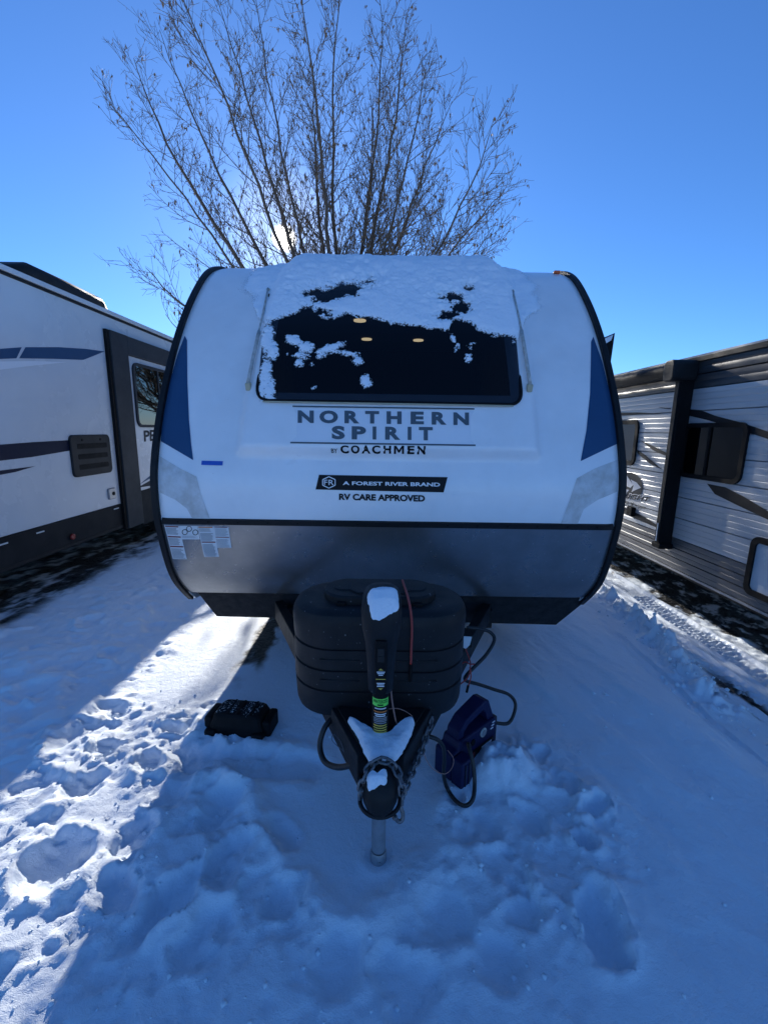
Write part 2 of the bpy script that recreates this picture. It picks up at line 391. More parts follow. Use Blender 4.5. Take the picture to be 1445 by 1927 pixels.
def ground_h(x, y):
    x, y = np.asarray(x, float), np.asarray(y, float)
    near = np.exp(-(np.hypot(x, y - 2) / 9) ** 2)
    h = .022 * fbm(x * .9, y * .7, 3, 3) + .008 * fbm(x * 3.1, y * 2.3, 3, 11)
    h = h - .17 * sstep(1.45, 2.75, x)                       # the yard falls to the right
    wx = x + .045 * fbm(x * 7, y * 7, 4, 21); wy = y + .045 * fbm(x * 7 + 40, y * 7, 4, 22)
    tr = sstep(-.10, .10, poly_sd(wx, wy, _tramp)) * (1 - .6 * sstep(1.25, .90, y) * sstep(-.75, -.45, x))
    rough = fbm(x * 9, y * 9, 4, 31)
    cw = fbm(x * 3.4 + .45 * fbm(x * 9, y * 9, 3, 33), y * 3.4 + .45 * fbm(x * 9 + 7, y * 9, 3, 34), 5, 37, .55)
    crust = sstep(-.07, .07, cw) * .016 + sstep(.12, .22, cw) * .012 + sstep(-.30, -.2, cw) * .010
    h = h + tr * (.9 * crust + .008 * rough + .005 * fbm(x * 22, y * 22, 4, 39, .6) * sstep(.25, -.1, cw) + .003 * fbm(x * 48, y * 48, 3, 41) - .012)
    lm = sstep(-.2, .15, poly_sd(wx, wy, _tramp2))
    h = h + lm * (.8 * crust + .012 * rough + .005 * fbm(x * 20, y * 20, 4, 45, .6) - .012)
    dr = sstep(.6, 1.0, x) * sstep(2.5, 2.1, x)
    h = h + dr * (.030 * fbm((x + .25 * y) * 3.6, y * .9, 3, 47) + .010 * fbm((x + .3 * y) * 10, y * 2.6, 4, 49, .6) + .004 * sstep(.0, .25, fbm((x + .3 * y) * 7, y * 5, 4, 50)))
    litz = sstep(-.55, -.8, x) * sstep(-2.2, -1.6, x) * sstep(2.35, 1.9, y)
    h = h + litz * (.010 * fbm(x * 15, y * 15, 5, 43, .62))
    hx = wx + .028 * fbm(x * 16, y * 16, 4, 23); hy = wy + .028 * fbm(x * 16 + 40, y * 16, 4, 24)
    for k, (px, py, rx, ry, dp, rim) in enumerate(_holes):
        c = G(px, py); an = 1.1 * math.sin(k * 2.4); ca, sa = math.cos(an), math.sin(an)
        ux, uy = (hx - c[0]) * ca + (hy - c[1]) * sa, -(hx - c[0]) * sa + (hy - c[1]) * ca
        r = np.hypot(ux / (rx * .62), uy / (ry * 1.0))
        h = h - .85 * dp * np.exp(-r ** 5) * (1 + .25 * rough) + dp * rim * .55 * np.exp(-((r - 1.3) / .25) ** 2) * (1 + .8 * rough)
    d = seg_dist(wx, wy, _ridge); h = h + .028 * np.exp(-(d / .06) ** 2) * (1 + .5 * rough)
    d = seg_dist(wx, wy, _imprint); h = h - .035 * sstep(.10, .06, d) + .012 * np.exp(-((d - .13) / .04) ** 2)
    d = seg_dist(wx, wy, _chunks)                             # thrown-up chunks beside the wheel track
    lump = np.clip(fbm(x * 11, y * 11, 3, 51) + .25, 0, 1) + .5 * np.clip(fbm(x * 24, y * 24, 2, 53), 0, 1)
    h = h + np.exp(-(d / .10) ** 2) * (.012 + .16 * lump)
    d = np.hypot((x - _pack[0] - .04) / .17, (y - _pack[1] + .02) / .12)
    h = h + .085 * np.exp(-d ** 4) * (1 + .6 * fbm(x * 16, y * 16, 4, 61))
    # wheel tracks along the neighbour
    wob = .04 * vnoise(y * .8, y * 0 + 3, 71)
    def tread(xc, w, dep, amp, per):
        u = (x - xc - wob) / w; inside = sstep(1.12, .95, np.abs(u))
        zig = np.abs(((x - xc - wob) / .055) % 2 - 1)
        pat = np.sin((y / per + zig * .55 + .25 * fbm(x * 5, y * 3, 2, 79)) * 2 * math.pi)
        return inside * (-dep + amp * np.clip(pat * 1.6, -1, 1) * np.clip(.6 + 1.3 * fbm(x * 6, y * 3, 3, 73), 0, 1.3)) + dep * .6 * np.exp(-((np.abs(u) - 1.25) / .2) ** 2)
    h = h + .010 * fbm(x * 16, y * 9, 4, 77) * sstep(2.25, 2.4, x) * sstep(3.0, 2.9, x)
    h = h + tread(2.78, .10, .02, .014, .06) + tread(2.45, .09, .018, .012, .065)
    h = h + tread(1.88, .045, .014, .005, .045) * sstep(3.6, 3.1, y) * sstep(1.7, 2.0, y)
    h = h + .03 * np.exp(-((x - 1.62 + .12 * (y - 2)) / .16) ** 2) * sstep(3.0, 2.2, y)
    cl = sstep(2.86, 3.0, x) * sstep(4.6, 4.3, x)
    h = h + cl * (.030 * np.clip(fbm(x * 15, y * 15, 3, 81), -.1, 1) - .01)
    cl2 = sstep(-2.75, -3.0, x) * sstep(-5.6, -5.3, x)
    h = h + cl2 * .015 * fbm(x * 12, y * 12, 3, 83)
    rj = np.hypot(x + .003, y - 1.315); h = h + .014 * np.exp(-((rj - .058) / .018) ** 2) * (1 + rough) - .01 * np.exp(-(rj / .04) ** 2)
    flat = np.exp(-(np.hypot(x - .0, y - 1.62) / .42) ** 4)   # wind-smoothed snow round the jack
    h = h * (1 - .45 * flat)
    return h * sstep(26, 9, np.hypot(x, y)) + (1 - sstep(26, 9, np.hypot(x, y))) * (.04 * fbm(x * .2, y * .2, 2, 5) - .02)
def gz(x, y): return float(ground_h(np.array([x]), np.array([y]))[0])
def axis(dense, outer):
    a = []
    for lo, hi, st in dense: a += list(np.arange(lo, hi, st))
    a.append(dense[-1][1]); lo, hi = a[0], a[-1]; st0 = .06; l, r = [], []
    c, s = lo, st0
    while c > -outer: c -= s; s *= 1.28; l.append(c)
    c, s = hi, st0
    while c < outer: c += s; s *= 1.28; r.append(c)
    return np.array(l[::-1] + a + r)
gx = axis([(-4.4, -3.6, .04), (-3.6, -1.5, .018), (-1.5, 1.6, .0115), (1.6, 3.15, .0125), (3.15, 3.9, .02), (3.9, 4.4, .05)], 2500)
gy = axis([(-1.0, .6, .08), (.6, 2.6, .0115), (2.6, 4.4, .017), (4.4, 6.4, .03), (6.4, 8.0, .06), (8.0, 14, .15)], 2500)
X, Y = np.meshgrid(gx, gy); H = ground_h(X, Y)
nx, ny = len(gx), len(gy)
vv = np.stack([X.ravel(), Y.ravel(), H.ravel()], 1).astype(np.float32)
I = np.arange(nx * ny).reshape(ny, nx)
ff = np.stack([I[:-1, :-1].ravel(), I[:-1, 1:].ravel(), I[1:, 1:].ravel(), I[1:, :-1].ravel()], 1).astype(np.int32)
me = bpy.data.meshes.new('snowy_ground')
me.vertices.add(len(vv)); me.vertices.foreach_set('co', vv.ravel())
me.loops.add(ff.size); me.loops.foreach_set('vertex_index', ff.ravel())
me.polygons.add(len(ff)); me.polygons.foreach_set('loop_start', np.arange(0, ff.size, 4, dtype=np.int32))
me.polygons.foreach_set('use_smooth', np.ones(len(ff), bool)); me.update(calc_edges=True); me.validate()
ground = bpy.data.objects.new('snowy_ground', me); COL.objects.link(ground)
tag(ground, 'trampled snow covering the yard with boot holes and tyre tracks', None, None, 'structure')
# bare earth: how thin the snow lies, kept as a mask on the points
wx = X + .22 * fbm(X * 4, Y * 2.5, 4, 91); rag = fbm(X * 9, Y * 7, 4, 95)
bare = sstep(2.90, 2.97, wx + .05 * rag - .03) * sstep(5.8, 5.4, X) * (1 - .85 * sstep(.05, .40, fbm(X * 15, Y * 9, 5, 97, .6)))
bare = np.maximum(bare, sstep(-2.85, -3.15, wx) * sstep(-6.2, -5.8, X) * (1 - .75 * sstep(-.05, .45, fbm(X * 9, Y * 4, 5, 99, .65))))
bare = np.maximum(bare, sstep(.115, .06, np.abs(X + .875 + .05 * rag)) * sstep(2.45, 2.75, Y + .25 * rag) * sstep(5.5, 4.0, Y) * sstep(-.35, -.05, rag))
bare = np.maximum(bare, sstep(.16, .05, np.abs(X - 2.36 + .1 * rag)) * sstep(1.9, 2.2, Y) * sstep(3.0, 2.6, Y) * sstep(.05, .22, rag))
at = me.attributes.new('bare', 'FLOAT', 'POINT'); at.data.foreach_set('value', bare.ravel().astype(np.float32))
gm, gn, gl, gb = new_mat('snow_and_earth')
gb.inputs['Roughness'].default_value = .6; gb.inputs['Specular IOR Level'].default_value = .35
ga = gn.new('ShaderNodeAttribute'); ga.attribute_name = 'bare'
gt = gn.new('ShaderNodeTexCoord')
n1 = gn.new('ShaderNodeTexNoise'); n1.inputs['Scale'].default_value = 26; n1.inputs['Detail'].default_value = 9; n1.inputs['Roughness'].default_value = .7
n2 = gn.new('ShaderNodeTexNoise'); n2.inputs['Scale'].default_value = 380; n2.inputs['Detail'].default_value = 3
n3 = gn.new('ShaderNodeTexNoise'); n3.inputs['Scale'].default_value = 45; n3.inputs['Detail'].default_value = 6
for q in (n1, n2, n3): gl.new(gt.outputs['Object'], q.inputs['Vector'])
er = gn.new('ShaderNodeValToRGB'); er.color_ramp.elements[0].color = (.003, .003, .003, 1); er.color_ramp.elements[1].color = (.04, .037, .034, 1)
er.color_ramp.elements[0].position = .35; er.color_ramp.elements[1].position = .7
vo = gn.new('ShaderNodeTexVoronoi'); vo.inputs['Scale'].default_value = 42; gl.new(gt.outputs['Object'], vo.inputs['Vector'])
vb = gn.new('ShaderNodeSeparateColor'); gl.new(vo.outputs['Color'], vb.inputs['Color'])
va = gn.new('ShaderNodeMath'); va.operation = 'MULTIPLY_ADD'; va.inputs[1].default_value = .55; gl.new(vb.outputs['Red'], va.inputs[0])
vh = gn.new('ShaderNodeMath'); vh.operation = 'MULTIPLY'; vh.inputs[1].default_value = .55; gl.new(n3.outputs['Fac'], vh.inputs[0]); gl.new(vh.outputs[0], va.inputs[2])
gl.new(va.outputs[0], er.inputs['Fac'])
sr = gn.new('ShaderNodeValToRGB'); sr.color_ramp.elements[0].color = (.78, .87, .96, 1); sr.color_ramp.elements[1].color = (.85, .91, .98, 1)
gl.new(n1.outputs['Fac'], sr.inputs['Fac'])
mx = gn.new('ShaderNodeMix'); mx.data_type = 'RGBA'
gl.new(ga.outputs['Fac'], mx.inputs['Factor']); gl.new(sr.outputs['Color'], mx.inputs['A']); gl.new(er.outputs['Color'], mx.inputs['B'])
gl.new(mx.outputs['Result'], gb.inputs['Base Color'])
am = gn.new('ShaderNodeMath'); am.operation = 'MULTIPLY_ADD'; am.inputs[1].default_value = .22
gl.new(n2.outputs['Fac'], am.inputs[0]); gl.new(n1.outputs['Fac'], am.inputs[2])
vd = gn.new('ShaderNodeMath'); vd.operation = 'MULTIPLY'; gl.new(vo.outputs['Distance'], vd.inputs[0]); gl.new(ga.outputs['Fac'], vd.inputs[1])
vs2 = gn.new('ShaderNodeMath'); vs2.operation = 'SUBTRACT'; gl.new(am.outputs[0], vs2.inputs[0]); gl.new(vd.outputs[0], vs2.inputs[1])
gbp = gn.new('ShaderNodeBump'); gbp.inputs['Distance'].default_value = .012; gbp.inputs['Strength'].default_value = .8
gl.new(vs2.outputs[0], gbp.inputs['Height']); gl.new(gbp.outputs['Normal'], gb.inputs['Normal'])
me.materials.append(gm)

# ================================================================== MAIN TRAILER
TX, HW = .02, 1.22
prof_pts = [(2.62, .44), (2.53, .50), (2.335, .71), (2.238, .98), (2.21, 1.175), (2.24, 1.38), (2.375, 1.695), (2.61, 2.065), (2.88, 2.37), (3.16, 2.59), (3.50, 2.70), (3.95, 2.735)]
PROF = [(p.y, p.z) for p in catmull([(0, a, b) for a, b in prof_pts], 24)]
PA = np.array(PROF); SEG = np.hypot(*np.diff(PA, axis=0).T); SARC = np.concatenate([[0], np.cumsum(SEG)]); SMAX = SARC[-1]
def prof_at(s):
    s = min(max(s, 0), SMAX - 1e-6); i = int(np.searchsorted(SARC, s, side='right') - 1); i = min(i, len(SEG) - 1)
    t = (s - SARC[i]) / SEG[i]; p = PA[i] * (1 - t) + PA[i + 1] * t
    i0, i1 = max(i - 2, 0), min(i + 3, len(PA) - 1); d = PA[i1] - PA[i0]; d = d / np.hypot(*d)
    return p, np.array((-d[1], d[0]))        # outward normal (towards the camera / up)
def s_at_z(z): return float(np.interp(z, PA[:, 1], SARC))
S_TRIM, S_LOW = s_at_z(1.06), s_at_z(.565)
S_P0, S_P1 = s_at_z(1.395), SMAX
def proud(x, s):       # the moulded raised middle of the front cap
    x = x - TX
    t = (s - S_P0) / (S_P1 - S_P0)
    hwl = .80 - .11 * min(max(t, 0), 1); hwr = .80 - .04 * min(max(t, 0), 1)
    cw_ = .05 + .16 * min(max(t, 0), 1) ** 2; ex = min((x + hwl) / cw_, (hwr - x) / cw_); es = (s - S_P0) / .055
    k = min(max(min(ex, es), 0), 1); k = k * k * (3 - 2 * k)
    return k * (.045 + .008 * min(max(t, 0), 1) ** 1.5)
def surf(x, s, off=0.0, flat=False):
    p, n = prof_at(s); o = off + (0 if flat else proud(x, s))
    edge = max(0, abs(x - TX) - (HW - .10)) / .10            # the cap rolls over towards the corner trim
    o -= .02 * edge * edge * (1 if s > S_TRIM else .4)
    return Vector((x, p[0] + n[0] * o, p[1] + n[1] * o))
def hit_front(px, py):
    d = ray(px, py)
    A, B = PA[:-1], PA[1:]
    e = B - A; den = d.y * e[:, 1] - d.z * e[:, 0]
    ay, az = A[:, 0], A[:, 1] - CAM_H
    with np.errstate(divide='ignore', invalid='ignore'):
        t = (ay * e[:, 1] - az * e[:, 0]) / den; k = (ay * d.z - az * d.y) / den
    ok = (k >= -1e-6) & (k <= 1 + 1e-6) & (t > 0)
    if not ok.any(): return d.x * 3.2, SMAX
    i = np.where(ok)[0][np.argmin(t[ok])]
    return d.x * t[i], SARC[i] + k[i] * SEG[i]
def hit_prof(px, py, poly):
    d = ray(px, py); best = None
    for (ay, az), (by, bz) in zip(poly[:-1], poly[1:]):
        ey, ez = by - ay, bz - az; den = d.y * ez - d.z * ey
        if abs(den) < 1e-9: continue
        t = (ay * ez - (az - CAM_H) * ey) / den; k = (ay * d.z - (az - CAM_H) * d.y) / den
        if -.001 <= k <= 1.001 and t > 0 and (best is None or t < best): best = t
    if best is None: return None
    return CAMP + d * best
def F_front(px, py, off=0.0):
    x, s = hit_front(px, py)
    return surf(x, s, off)
YB = 8.4
main = tag(empty('travel_trailer', (TX, 2.3, 0)), 'white travel trailer facing the camera with a wide dark front window and snowy roof', 'trailer')
# window opening, as pixel outline -> surface coordinates
win_px = [(487, 763), (977, 771), (957, 540), (510, 532)]
def rounded_poly(P, r, n=6):
    out = []; m = len(P)
    for i in range(m):
        a, b, c = (np.array(P[k % m], float) for k in (i - 1, i, i + 1))
        u, v = (a - b) / np.hypot(*(a - b)), (c - b) / np.hypot(*(c - b)); p, q = b + u * r, b + v * r
        for k in range(n + 1):
            t = k / n; out.append(tuple((1 - t) ** 2 * p + 2 * t * (1 - t) * b + t * t * q))
    return out
win_out = rounded_poly(win_px, 26)
wxs = [hit_front(*p) for p in win_px]
W_X0, W_X1 = wxs[0][0] + .06, wxs[1][0] - .06
W_S0, W_S1 = wxs[0][1] + .05, wxs[2][1] - .05
def cap_grid(name, mat, s0, s1, ns, nxx, parent, hole=False, x0=-HW, x1=HW, th=0):
    xs = np.linspace(x0 + TX, x1 + TX, nxx); ss = np.linspace(s0, s1, ns); mb = MB()
    for s in ss:
        for x in xs: mb.v.append(tuple(surf(x, s)))
    for i in range(ns - 1):
        for j in range(nxx - 1):
            cx, cs = (xs[j] + xs[j + 1]) / 2, (ss[i] + ss[i + 1]) / 2
            if hole and W_X0 < cx < W_X1 and W_S0 < cs < W_S1: continue
            k = i * nxx + j; mb.f.append((k, k + 1, k + nxx + 1, k + nxx))
    return mb.build(name, mat, parent, smooth=True)
cap = cap_grid('front_cap', 'gelcoat', S_TRIM, SMAX, 150, 160, main, hole=True)
low = cap_grid('lower_panel', 'pewter', S_LOW, S_TRIM - .002, 24, 60, main)
# seam trim across the front
def bar_on(s, hw, off, name, mat, parent, x0=-HW, x1=HW, n=40):
    mb = MB(); rings = []
    for x in np.linspace(x0 + TX, x1 + TX, n):
        rings.append([surf(x, s - hw, .0, True), surf(x, s - hw * .8, off, True), surf(x, s + hw * .8, off, True), surf(x, s + hw, .0, True)])
    mb.loft(rings); return mb.build(name, mat, parent)
bar_on(S_TRIM - .002, .017, .012, 'seam_trim', 'black_trim', main, -HW + .03, HW - .03)
for k in range(15):                                            # screw heads on the seam
    x = TX - 1.1 + k * 2.2 / 14; p = surf(x, S_TRIM, .012, True)
    MB().tube([p, p + Vector((0, -.004, 0))], .005, 8).build('screw', 'soft_black', main)
# corner trims following the profile on both sides
for sgn in (-1, 1):
    rings = []
    for s in np.linspace(s_at_z(.50), SMAX - .02, 110):
        xa, xb = TX + sgn * (HW - .022), TX + sgn * (HW + .010)
        a, b = surf(xa, s, .016, True), surf(xb, s, .014, True)
        p, n = prof_at(s)
        a = Vector((xa, p[0] + n[0] * .012, p[1] + n[1] * .012)); b = Vector((xb, p[0] + n[0] * .010, p[1] + n[1] * .010))
        c = Vector((xb, p[0] - n[0] * .05, p[1] - n[1] * .05)); d = Vector((xa, p[0] - n[0] * .05, p[1] - n[1] * .05))
        rings.append([a, b, c, d])
    MB().loft(rings).build('corner_trim', 'black_trim', main, bevel=.004)
# side walls, roof, rear and floor
side = [(p[0], p[1]) for p in PROF if p[1] > .50]
for sgn in (-1, 1):
    x0, x1 = TX + sgn * (HW - .03), TX + sgn * HW
    ring = [(a + .02, b - .012) for a, b in side] + [(YB, 2.72), (YB, .46), (2.75, .46)]
    mb = MB(); n = len(ring); mb.v = [(x0, a, b) for a, b in ring] + [(x1, a, b) for a, b in ring]
    mb.f = [tuple(range(n)), tuple(range(2 * n - 1, n - 1, -1))] + [(i, i + n, (i + 1) % n + n, (i + 1) % n) for i in range(n)]
    mb.build('side_wall', 'white_wall', main)
MB().box(TX - HW + .032, TX + HW - .032, 3.93, YB, 2.66, 2.73).build('roof', 'roof_membrane', main)
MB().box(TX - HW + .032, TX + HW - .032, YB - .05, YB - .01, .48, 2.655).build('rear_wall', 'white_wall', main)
MB().box(TX - HW + .032, TX + HW - .032, 2.72, YB - .06, .46, .50).build('floor_pan', 'underbelly', main)
# dark interior behind the glass
mb = MB(); mb.box(TX - 1.1, TX + 1.1, 5.6, 5.64, .6, 2.5); mb.box(TX - 1.1, TX + 1.1, 2.9, 5.6, 1.0, 1.02)
mb.build('interior_partition', 'interior', main)
MB().box(TX - 1.1, TX + 1.1, 3.35, 5.6, 2.505, 2.53).build('interior_ceiling', 'interior', main)
for px, py in ((677, 604), (690, 639), (787, 641)):
    p = at_z(px, py, 2.495)
    MB().tube([p, p + Vector((0, 0, .012))], .055, 20).build('ceiling_lamp', 'lamp', main)
# the window
pane = sheet(win_out, F_front, 'front_window', 'tinted_glass', main, .004, 16)
fr = [F_front(p[0], p[1], .006) for p in win_out]
MB().tube(fr, .009, 8, closed=True).build('window_gasket', 'soft_black', pane, smooth=True)
MB().tube([F_front(500 + k * 460 / 12, 766 + k * 8 / 12, .012) for k in range(13)], .004, 6).build('sill_strip', 'beige', pane)
# support rods beside the window
for a, b in (((506, 550), (472, 736)), ((962, 557), (990, 741))):
    pts = [F_front(a[0] + (b[0] - a[0]) * t, a[1] + (b[1] - a[1]) * t, .026) for t in np.linspace(0, 1, 8)]
    rod = MB().tube(pts, .006, 8).build('support_rod', 'frosted', main, smooth=True)
    pts2 = [F_front(a[0] + (b[0] - a[0]) * t, a[1] + (b[1] - a[1]) * t, .024) for t in np.linspace(.45, .98, 6)]
    MB().tube(pts2, .010, 10).build('cylinder', 'frosted', rod, smooth=True)
    e = F_front(b[0], b[1], .01); MB().obox(e, (1, 0, 0), (0, .95, .3), (0, -.3, .95), .014, .016, .02).build('bracket', 'beige', rod, bevel=.005)
    e = F_front(a[0], a[1], .012); MB().obox(e, (1, 0, 0), (0, .95, .3), (0, -.3, .95), .010, .014, .012).build('bracket', 'beige', rod, bevel=.004)
# graphics
sheet([(347, 630), (352, 640), (353, 720), (356, 790), (360, 835), (364, 866), (301, 829), (305, 770), (318, 715), (333, 665)], F_front, 'blue_graphic', 'blue_decal', main)
sheet([(1112, 643), (1117, 632), (1135, 680), (1150, 740), (1159, 790), (1163, 834), (1092, 868), (1103, 810), (1110, 740)], F_front, 'blue_graphic', 'blue_decal', main)
sheet([(300, 858), (340, 882), (370, 897), (378, 930), (396, 977), (363, 977), (352, 957), (330, 940), (300, 927)], F_front, 'silver_graphic', 'silver_decal', main)
sheet([(1164, 864), (1118, 882), (1085, 900), (1072, 940), (1055, 985), (1086, 987), (1098, 958), (1125, 940), (1163, 925)], F_front, 'silver_graphic', 'silver_decal', main)
sheet([(380, 867), (420, 868), (419, 876), (379, 875)], F_front, 'tape_strip', 'tape_blue', main, .003)
# name board
sheet([(555, 776), (889, 781), (882, 792), (883, 832), (890, 842), (551, 836), (561, 828), (562, 788)], F_front, 'name_board', 'pale_decal', main, .0018)
sheet(quad_line((554, 773), (889, 778), 2.6), F_front, 'name_rule', 'ink_grey', main, .004)
sheet(quad_line((550, 838.5), (891, 843.5), 2.8), F_front, 'name_rule', 'ink_grey', main, .004)
def spaced_word(word, boxes, mat, bold, name):
    for ch, (x0, x1, y0, y1) in zip(word, boxes):
        if ch == 'M':
            P = [(0, 0), (0, 1), (.22, 1), (.5, .42), (.78, 1), (1, 1), (1, 0), (.8, 0), (.8, .66), (.57, .16), (.43, .16), (.2, .66), (.2, 0)]
            sheet([(x0 + (x1 - x0) * a, y1 + (y0 - y1) * b) for a, b in P], F_front, name, mat, main, .0045); continue
        lettering(ch, [(x0, y0), (x1, y0 + (x1 - x0) * .014), (x1, y1 + (x1 - x0) * .014), (x0, y1)], F_front, name, mat, main, .0045, bold)
def zb(x0, x1, y0, y1): return (540 + x0 / 3.803, 540 + x1 / 3.803, 760 + y0 / 3.803, 760 + y1 / 3.803)
spaced_word('NORTHERN', [zb(90, 202, 78, 164), zb(242, 371, 78, 166), zb(417, 522, 80, 167), zb(562, 660, 82, 168), zb(712, 817, 84, 171), zb(880, 973, 86, 173), zb(1028, 1132, 88, 176), zb(1180, 1289, 92, 179)], 'ink_grey', .050, 'letter')
spaced_word('SPIRIT', [zb(328, 420, 184, 276), zb(468, 568, 187, 277), zb(614, 640, 189, 278), zb(702, 808, 190, 279), zb(860, 886, 191, 281), zb(938, 1035, 192, 283)], 'ink_grey', .050, 'letter')
spaced_word('COACHMEN', [zb(388, 446, 318, 363), zb(462, 522, 318, 364), zb(536, 598, 318, 364), zb(610, 668, 319, 366), zb(690, 744, 320, 365), zb(764, 835, 321, 367), zb(858, 908, 322, 368), zb(928, 986, 322, 370)], 'ink_black', .040, 'letter')
lettering('BY', [(540 + 322 / 3.803, 760 + 337 / 3.803), (540 + 366 / 3.803, 760 + 338 / 3.803), (540 + 366 / 3.803, 760 + 361 / 3.803), (540 + 322 / 3.803, 760 + 360 / 3.803)], F_front, 'lettering', 'ink_black', main, .0045, .01)
sheet([(599, 892), (843.5, 896.5), (835.5, 928), (592, 922.5)], F_front, 'badge_border', 'pale_decal', main, .002)
bd = sheet([(600.5, 893.5), (842, 898), (834.5, 926.5), (594, 921)], F_front, 'badge', 'ink_black', main, .0035)
lettering('A FOREST RIVER BRAND', [(540 + 400 / 3.803, 760 + 554 / 3.803), (540 + 1094 / 3.803, 760 + 564 / 3.803), (540 + 1094 / 3.803, 760 + 592 / 3.803), (540 + 400 / 3.803, 760 + 580 / 3.803)], F_front, 'lettering', 'ink_light', bd, .0055, .03)
hexc = np.array((540 + 301 / 3.803, 760 + 562 / 3.803)); hexp = [tuple(hexc + np.array((13.5 * math.sin(a), -10.6 * math.cos(a)))) for a in [R(60 * k) for k in range(6)]]
for k in range(6): sheet(quad_line(hexp[k], hexp[(k + 1) % 6], 1.6), F_front, 'emblem_edge', 'ink_light', bd, .0055)
lettering('FR', [tuple(hexc + np.array((-9, -5))), tuple(hexc + np.array((9, -4.6))), tuple(hexc + np.array((9, 5))), tuple(hexc + np.array((-9, 4.6)))], F_front, 'lettering', 'ink_light', bd, .0055, .0)
lettering('RV CARE APPROVED', [(540 + 373 / 3.803, 760 + 641 / 3.803), (540 + 986 / 3.803, 760 + 653 / 3.803), (540 + 986 / 3.803, 760 + 700 / 3.803), (540 + 373 / 3.803, 760 + 687 / 3.803)], F_front, 'lettering', 'ink_black', main, .004, .040)
# warning stickers on the lower panel
def sticker(quad, bars, lines, circles=False):
    tl, tr, br, bl = [np.array(q, float) for q in quad]
    def at(a, b): return tuple((tl * (1 - a) + tr * a) * (1 - b) + (bl * (1 - a) + br * a) * b)
    st = sheet([at(0, 0), at(1, 0), at(1, 1), at(0, 1)], F_front, 'warning_sticker', 'paper', main, .002)
    for b0, m in bars:
        sheet([at(.05, b0), at(.95, b0), at(.95, b0 + .035), at(.05, b0 + .035)], F_front, 'print_bar', m, st, .0035)
    mbv = MB()
    for b0 in lines:
        e = random.uniform(.72, .94); q = [at(.06, b0), at(e, b0), at(e, b0 + .016), at(.06, b0 + .016)]
        k = len(mbv.v); mbv.v += [tuple(F_front(u, v, .0035)) for u, v in q]; mbv.f.append((k + 3, k + 2, k + 1, k))
    if mbv.v: mbv.build('fine_print', 'print', st)
    if circles:
        for cx, cy in ((.25, .46), (.52, .22), (.83, .48)):
            rr = [F_front(*np.array(at(cx, cy)) + np.array((4.8 * math.cos(a), 4.8 * math.sin(a))), .003) for a in np.linspace(0, 2 * math.pi, 18, endpoint=False)]
            MB().tube(rr, .0018, 5, closed=True).build('ring_symbol', 'ink_black', st)
def lines_between(a, b, n, gaps=()): return [x for x in np.linspace(a, b, n) if not any(g0 < x < g1 for g0, g1 in gaps)]
sticker([(309, 988), (337, 989), (352, 1052), (325, 1052)], [(.015, 'print_red'), (.32, 'print_red'), (.61, 'print_red')], lines_between(.08, .96, 27, ((.27, .37), (.57, .67))))
sticker([(337.4, 989), (371.5, 989.4), (376.5, 1014.7), (342.4, 1014.7)], [], [.74, .80, .86], True)
sticker([(372, 989.6), (401.6, 990), (412.6, 1047.6), (384.7, 1047.6)], [(.015, 'print_orange'), (.50, 'print_red')], lines_between(.08, .96, 25, ((.45, .56), (.18, .2))))
sticker([(402, 990), (430, 991), (436, 1031), (407.6, 1030.6)], [(.015, 'print_red'), (.48, 'print_red')], lines_between(.10, .95, 18, ((.43, .55),)))
# underbelly wedge below the lower panel
yw = 2.60
tl, tr, br, bl = (at_y(368, 1118, yw - .10), at_y(1108, 1134, yw - .10), at_y(1046, 1176, yw), at_y(408, 1160, yw))
mb = MB(); back = Vector((0, .25, .0))
tl.z += .03; tr.z += .03
mb.v = [tuple(p) for p in (tl, tr, br, bl, tl + back, tr + back, br + back, bl + back)]
mb.f = [(0, 3, 2, 1), (4, 5, 6, 7), (0, 1, 5, 4), (3, 7, 6, 2), (0, 4, 7, 3), (1, 2, 6, 5)]
mb.build('underbelly_front', 'underbelly', main)
# corner marker lamps
p = F_front(1047, 515, .01); MB().obox(p, (1, 0, 0), (0, 1, 0), (0, 0, 1), .022, .012, .010).build('marker_lamp', 'amber', main, bevel=.006)
p = F_front(404, 504, .01); MB().obox(p, (1, 0, 0), (0, 1, 0), (0, 0, 1), .022, .012, .010).build('marker_lamp', 'soft_black', main, bevel=.006)
# awning end on the far side wall (its tip shows past the corner)
ae = [at_y(p[0], p[1], 3.6) for p in ((1128, 640), (1157, 626), (1148, 690), (1143, 700))]
mb = MB(); bk = Vector((0, .5, .0)); mb.v = [tuple(p) for p in ae] + [tuple(p + bk) for p in ae]
mb.f = [(3, 2, 1, 0), (4, 5, 6, 7)] + [(i, (i + 1) % 4, (i + 1) % 4 + 4, i + 4) for i in range(4)]
aw = mb.build('awning_end', 'soft_black', main)
sheet([(1133, 639), (1154, 629), (1150, 640), (1137, 648)], lambda a, b, o: at_y(a, b, 3.592), 'fabric_flap', 'pale_decal', aw)
